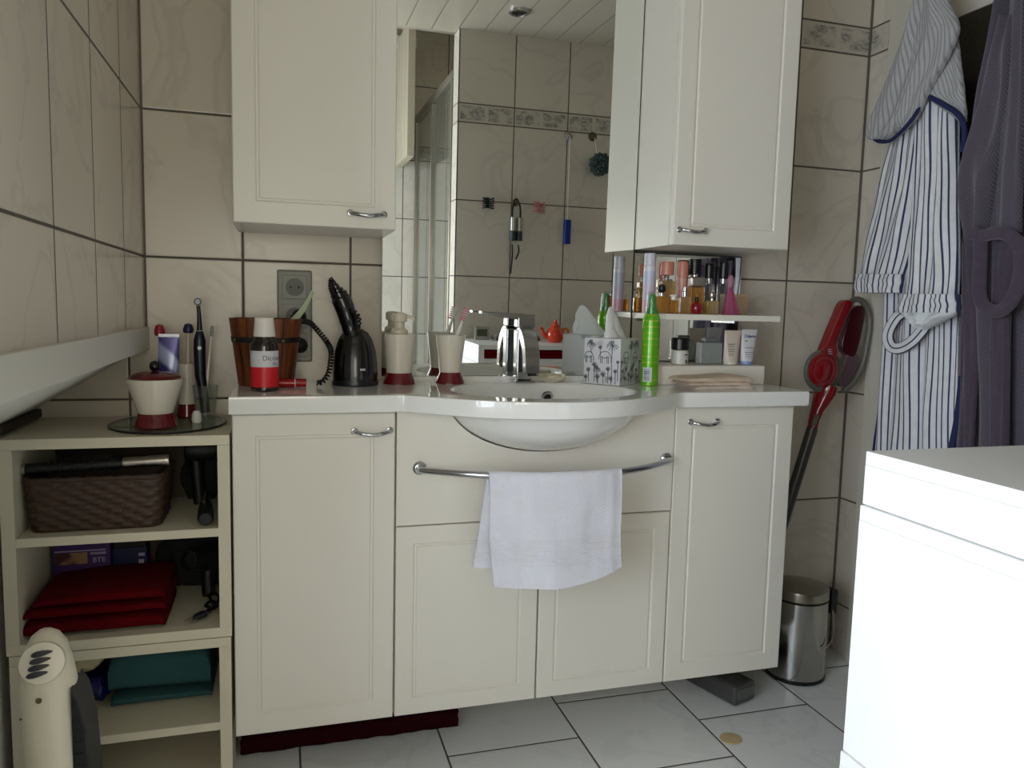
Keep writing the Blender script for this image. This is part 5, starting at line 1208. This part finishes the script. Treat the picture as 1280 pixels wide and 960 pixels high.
d.part('belt', strap([at(u, v, x=1.800) for u, v in [(1133, 388), (1121, 397), (1112, 412), (1110, 424), (1115, 434), (1126, 435), (1140, 427), (1152, 414), (1160, 402)]], .0145, .004), stripe_mat('belt_stripes', (.22, .23, .37), (.90, .90, .90), .0145, .24), body1, angle=60)
b = BM(); tube(b, smooth_path([at(u, v, x=1.842) for u, v in [(1107, 425), (1107, 450), (1105, 480), (1101, 515), (1096, 550), (1090, 600)]], 5), .0085, 10); d.part('navy_edging', b, navyt, body1); b = BM(); tube(b, smooth_path([at(u, v, x=1.826) for u, v in [(1203, 470), (1200, 500), (1196, 530), (1190, 560), (1184, 600)]], 5), .0085, 10); d.part('navy_edging', b, navyt, body1)
# hood: a rolled left lobe, the middle sheet and the right flap, edged in navy
b, _ = cloth([(-30, 1154, 1176), (0, 1150, 1170), (40, 1138, 1164), (80, 1125, 1157), (120, 1108, 1146), (150, 1096, 1134), (166, 1091.5, 1124), (175, 1092.5, 1112)], 1.782, .030, ((.010, 4, .9, 2.6), (.003, 9, .3, 2)), seed=9, wobble=.008)
h1_ = d.part('hood', b, hoodm, angle=80)
b, _ = cloth([(-30, 1160, 1184), (0, 1158, 1185), (26, 1153, 1197), (44, 1149, 1197), (75, 1141, 1184), (105, 1134, 1166), (130, 1126, 1154), (150, 1122, 1143), (160, 1124, 1134)], lambda f: 1.776-.004*f, .020, ((.004, 4, .5, 1.2), (.002, 8, .3, 2)), seed=12, wobble=.006); d.part('hood', b, hoodm, angle=80)
b, _ = cloth([(44, 1183, 1197), (70, 1172, 1200), (95, 1163, 1203), (113, 1155, 1205), (122, 1158, 1206), (132, 1172, 1207), (142, 1186, 1207.5), (152, 1199, 1208)], 1.800, .014, ((.004, 4, .5, 1.2),), seed=15, wobble=.007); d.part('hood_flap', b, hoodm, angle=80)
b = BM(); tube(b, smooth_path([at(u, v, x=x_) for u, v, x_ in [(1091, 172, 1.775), (1099, 177, 1.77), (1112, 176, 1.77), (1124, 167, 1.76), (1136, 154, 1.755), (1146, 140, 1.765), (1154, 120, 1.782)]], 6), .0046, 10); d.part('hood_binding', b, navyt, h1_)
b = BM(); tube(b, smooth_path([at(u, v, x=1.783) for u, v in [(1154, 120), (1166, 123), (1180, 131), (1194, 140), (1203, 151), (1206, 168), (1203, 190)]], 6), .0064, 10); d.part('hood_binding', b, navyt, h1_)
b = BM(); hp = at(1172, -45, x=1.85); box(b, XR-.021, XR-.0125, hp.y-.01, hp.y+.01, hp.z-.02, hp.z+.03, .002); tube(b, smooth_path([(XR-.02, hp.y, hp.z+.02), (XR-.05, hp.y, hp.z+.012), (XR-.085, hp.y, hp.z+.012), (XR-.10, hp.y, hp.z+.03)], 5), .005, 10)
single('robe_hook', b, steel, 'steel hook holding the striped bathrobe above the frame', 'hook', (XR-.02, hp.y, hp.z))
# purple grey robe
pg = bpy.data.materials.new('purple_herringbone'); t = NT(pg); uv = t.n('ShaderNodeUVMap'); sx_ = t.n('ShaderNodeSeparateXYZ'); t.l(uv.outputs[0], sx_.inputs[0])
zig = t.math('MULTIPLY', t.math('PINGPONG', sx_.outputs[0], .045), 1.0); u_ = t.math('ADD', t.math('MULTIPLY', zig, 1.3), t.math('MULTIPLY', sx_.outputs[1], .55)); f_s = t.ramp(t.math('DIVIDE', t.math('PINGPONG', u_, .0027), .0027), .5, .9)
t.l(t.mix(f_s, lin((.29, .265, .295)), lin((.40, .37, .41))), t.b.inputs['Base Color']); t.set(rough=.95, sheen=.25, spec=.1); t.bump(t.math('ADD', f_s, t.noise(300, 2)), .4, .002)
plush = mat('dark_purple_plush', (.28, .24, .285), .25, 70, bump=.8, bscale=300, rough=.95, spec=.1, sheen=.3)
d = T('bathrobe', 'purple grey herringbone bathrobe with plush belt hanging at the right edge', 'bathrobe', (1.80, -.62, 1.2))
b, _ = cloth([(-60, 1262, 1330), (0, 1254, 1352), (60, 1244, 1368), (120, 1230, 1382), (170, 1220, 1390), (230, 1212, 1394), (300, 1208, 1396), (360, 1202, 1398), (420, 1200, 1400), (480, 1199, 1402), (560, 1198, 1405), (640, 1196, 1408)], lambda f: 1.815+.02*min(1, f*2), .040, ((.020, 8, 1.3, 1.8), (.008, 15, .4, -1)), nseg=110, seed=20, wobble=.014); bd2 = d.part('body', b, pg, angle=80)
b, _ = cloth([(20, 1252, 1272), (70, 1240, 1270), (120, 1228, 1266), (165, 1216, 1258), (200, 1203, 1250), (230, 1199, 1244), (262, 1202, 1240), (292, 1210, 1236), (308, 1216, 1232)], 1.772, .026, ((.007, 6, .6, 3),), seed=23, wobble=.010); d.part('sleeve', b, pg, angle=80)
b, _ = cloth([(-40, 1268, 1282), (60, 1262, 1281), (140, 1256, 1280), (220, 1250, 1278), (290, 1246, 1276)], 1.766, .014, ((.002, 6, .2, 0),), nseg=40, seed=27, wobble=.004); d.part('lapel', b, pg, bd2, angle=70)
b, _ = cloth([(296, 1243, 1276), (350, 1241, 1266), (400, 1240, 1263), (480, 1239, 1262), (560, 1238, 1261), (640, 1237, 1260)], 1.776, .012, (), nseg=40, seed=31, wobble=.005); d.part('front_band', b, plush, bd2, angle=70)
b, _ = cloth([(300, 1204, 1222), (360, 1204, 1224), (440, 1203, 1224), (520, 1200, 1219), (600, 1198, 1215)], 1.786, .012, (), nseg=40, seed=33, wobble=.005); d.part('side_band', b, plush, bd2, angle=70)
d.part('belt', strap([at(u, v, x=1.738) for u, v in [(1214, 292), (1222, 293), (1226, 304), (1225, 340), (1225, 370), (1233, 385), (1248, 389), (1262, 379), (1273, 356), (1277, 325), (1272, 303), (1256, 292), (1240, 292), (1226, 296)]], .0135, .006), plush, bd2, angle=60)
b = BM(); hp = at(1290, -70, x=1.85); box(b, XR-.021, XR-.0125, hp.y-.01, hp.y+.01, hp.z-.02, hp.z+.03, .002); tube(b, smooth_path([(XR-.02, hp.y, hp.z+.02), (XR-.05, hp.y, hp.z+.012), (XR-.10, hp.y, hp.z+.012), (XR-.115, hp.y, hp.z+.03)], 5), .005, 10)
single('robe_hook', b, steel, 'steel hook holding the purple grey bathrobe at the right', 'hook', (XR-.02, hp.y, hp.z))

# ------------------------------------------------------------------ seen in the mirror: shower, wall things, dresser top
sf = T('shower_screen', 'chrome framed glass shower screen beside the partition wall', 'shower screen', (1.0, -2.12, 0))
b = BM(); box(b, .985, 1.015, -2.62, -1.602, 2.02, 2.06, .004); sf.part('top_rail', b, steel)
b = BM(); box(b, .985, 1.015, -2.62, -1.602, .10, .13, .004); sf.part('bottom_rail', b, steel)
for y, w in ((-2.60, .030), (-2.10, .022), (-1.62, .022)): b = BM(); box(b, .985, 1.015, y-w/2, y+w/2, .131, 2.019, .003); sf.part('post', b, steel)
b = BM(); box(b, .997, 1.003, -2.584, -2.112, .131, 2.019); sf.part('glass_pane', b, clear)
b = BM(); box(b, .997, 1.003, -2.088, -1.632, .131, 2.019); sf.part('glass_pane', b, clear)
b = BM(); box(b, .97, 1.92, -2.64, -1.602, 0, .10, .01); single('shower_tray', b, ceramic, 'white shower tray behind the partition wall', 'shower tray', (1.45, -2.1, 0))
YH = YS+.0008
bronze = mat('bronze', (.42, .36, .28), .1, 30, rough=.3, metal=.8)
def hook(x, z, label, m, r=.020):
    b = BM(); lathe(b, (x, YH, z), [(0, 0), (r, 0), (r*1.02, .004), (r*.6, .011), (.006, .014), (.006, .024), (.010, .030), (.008, .035), (0, .036)], 24, mtx=Matrix.Rotation(-PI/2, 3, 'X')); return single('suction_hook', b, m, label, 'hook', (x, YH, z))
hook(1.505, 1.800, 'grey suction hook on the partition wall carrying the blue brush', steel); hook(1.622, 1.805, 'brown suction hook on the partition wall carrying the sponge', bronze); hook(1.262, 1.487, 'bronze suction hook on the partition wall carrying the black strap', bronze, .016)
b = BM(); tube(b, [(1.505, YS+.026, 1.79), (1.507, YS+.020, 1.6), (1.512, YS+.014, 1.425)], .0018, 6); d = T('back_brush', 'blue brush hanging on a white cord from the partition wall', 'brush', (1.511, YS+.01, 1.34)); d.part('cord', b, whp)
b = BM(); box(b, 1.497, 1.527, YS+.002, YS+.026, 1.315, 1.425, .005, 3); d.part('brush_body', b, mat('cobalt_plastic', (.04, .17, .55), .05, 20, rough=.35))
d = T('bath_sponge', 'dark green grey mesh sponge hanging on the partition wall', 'sponge', (1.645, YS+.05, 1.675))
b = BM(); bmesh.ops.create_icosphere(b, subdivisions=5, radius=1)
for v in b.verts:
    n = v.co.normalized(); k = 1+.35*noise.noise(n*6)+.2*noise.noise(n*13); v.co = Vector((1.645, YS+.058, 1.675))+n*.046*k
d.part('pouf', b, mat('sea_green_mesh', (.25, .31, .29), .5, 60, rough=.8))
b = BM(); tube(b, [(1.622, YS+.030, 1.795), (1.634, YS+.04, 1.715)], .0015, 6); d.part('loop', b, whp)
def claw(x, z, m, label):
    d = T('hair_clip', label, 'hair clip', (x, YH, z))
    for sg in (-1, 1):
        b = BM()
        for k in range(5):
            a = -.9+.45*k; tube(b, smooth_path([(x+sg*.003, YS+.004, z+.008*k-.016), (x+sg*.020, YS+.012, z+.010*k-.020), (x+sg*.024, YS+.026, z+.011*k-.022), (x+sg*.012, YS+.036, z+.010*k-.020)], 4), .0030, 7)
        tube(b, [(x+sg*.004, YS+.004, z-.018), (x+sg*.004, YS+.004, z+.026)], .004, 8); d.part('jaw', b, m)
    b = BM(); lathe(b, (x, YS+.0002, z), [(0, 0), (.012, 0), (.010, .004), (0, .0045)], 16, mtx=Matrix.Rotation(-PI/2, 3, 'X')); d.part('suction_pad', b, whp)
    b = BM(); tube(b, [(x, YS+.006, z-.02), (x, YS+.006, z+.028)], .0035, 8); d.part('hinge', b, m)
claw(1.133, 1.475, blackm, 'black claw hair clip on the partition wall'); claw(1.372, 1.470, mat('pink_clip', (.72, .48, .44), .06, 20, rough=.3), 'pink claw hair clip on the partition wall')
d = T('hanging_pouch', 'black strap with silver and grey cylinders hanging on the partition wall', 'pouch', (1.27, YS+.02, 1.33))
b = BM(); tube(b, smooth_path([(1.246, YS+.020, 1.42), (1.248, YS+.022, 1.47), (1.262, YS+.022, 1.502), (1.280, YS+.022, 1.47), (1.284, YS+.020, 1.42)], 6), .004, 8); tube(b, smooth_path([(1.250, YS+.018, 1.30), (1.252, YS+.018, 1.25), (1.247, YS+.015, 1.17)], 5), .0035, 8); tube(b, smooth_path([(1.278, YS+.018, 1.30), (1.282, YS+.018, 1.27), (1.270, YS+.015, 1.235)], 5), .0035, 8); d.part('strap', b, blackm)
for x in (1.251, 1.281):
    b = BM(); lathe(b, (x, YS+.020, 1.362), [(0, 0), (.013, 0), (.0135, .002), (.0135, .058), (0, .060)], 20); cy1 = d.part('cylinder', b, steel)
    b = BM(); lathe(b, (x, YS+.020, 1.318), [(0, 0), (.014, 0), (.0145, .002), (.0145, .042), (0, .043)], 20); d.part('foot', b, mat('slate_plastic', (.14, .19, .22), .1, 20, rough=.4), cy1)
# on the dresser stack
ZT2 = .8748
d = T('desk_clock', 'small silver framed digital clock on the flat white cubby', 'clock', (1.103, -1.42, ZT2))
b = BM(); box(b, 1.070, 1.136, -1.428, -1.410, ZT2, ZT2+.058, .003); d.part('frame', b, steel)
b = BM(); box(b, 1.080, 1.126, -1.4095, -1.408, ZT2+.015, ZT2+.046); d.part('display', b, mat('lcd_green', (.27, .31, .22), .1, 30, rough=.2))
d = T('toiletry_case', 'flat grey case on the flat white cubby behind the clock', 'case', (1.25, -1.40, ZT2))
b = BM(); box(b, 1.150, 1.355, -1.45, -1.35, ZT2, ZT2+.012, .004, 3); d.part('bottom', b, mat('taupe_leather', (.36, .33, .30), .1, 40, rough=.5))
b = BM(); rs = []
for k in range(13):
    f = k/12; x = 1.152+.201*f; h = .010+.036*math.sin(PI*f)**.6; rs.append([Vector((x, -1.40+.048*math.cos(a), ZT2+.0125+max(0, h*math.sin(a)))) for a in [PI*i/12 for i in range(13)]])
rings(b, rs); bmesh.ops.recalc_face_normals(b, faces=b.faces); d.part('lid', b, mat('taupe_leather_lid', (.45, .42, .40), .1, 40, rough=.4))
tpc = Vector((1.402, -1.29, ZT2)); orange = mat('orange_red_glaze', (.82, .22, .06), .12, 20, rough=.12, coat=.5)
d = T('teapot', 'small glossy orange red teapot on the flat white cubby', 'teapot', tpc)
b = BM(); lathe(b, tpc, [(0, 0), (.026, 0), (.028, .003), (.038, .018), (.041, .032), (.038, .048), (.028, .062), (.018, .070), (.017, .071)], 36); d.part('body', b, orange)
b = BM(); lathe(b, tpc, [(.017, .0712), (.019, .074), (.012, .083), (.005, .088), (.007, .093), (.005, .099), (0, .101)], 24); d.part('lid', b, orange)
b = BM(); tube(b, smooth_path([tpc+Vector((-.034, 0, .022)), tpc+Vector((-.052, 0, .034)), tpc+Vector((-.060, 0, .056)), tpc+Vector((-.070, 0, .064))], 5), [.011, .0105, .010, .0095, .009, .0085, .008, .0075, .007, .0065, .006, .006, .006, .0065, .007, .0075], 14); d.part('spout', b, orange)
b = BM(); tube(b, smooth_path([tpc+Vector((.030, 0, .056)), tpc+Vector((.056, 0, .058)), tpc+Vector((.062, 0, .036)), tpc+Vector((.050, 0, .020)), tpc+Vector((.037, 0, .018))], 5), .0055, 10); d.part('handle', b, mat('amber_glaze', (.85, .45, .10), .1, 20, rough=.15, coat=.4))

# ------------------------------------------------------------------ output look
scene.view_settings.view_transform = 'Standard'; scene.view_settings.look = 'None'
scene.view_settings.exposure = EXPOSURE; scene.view_settings.gamma = 1.0
scene.view_settings.use_curve_mapping = False
cy = scene.cycles
cy.use_denoising = True; cy.max_bounces = 10; cy.diffuse_bounces = 6; cy.glossy_bounces = 6; cy.transparent_max_bounces = 24; cy.transmission_bounces = 8
cy.sample_clamp_indirect = 6.0; cy.caustics_reflective = True; cy.caustics_refractive = False; cy.blur_glossy = .5
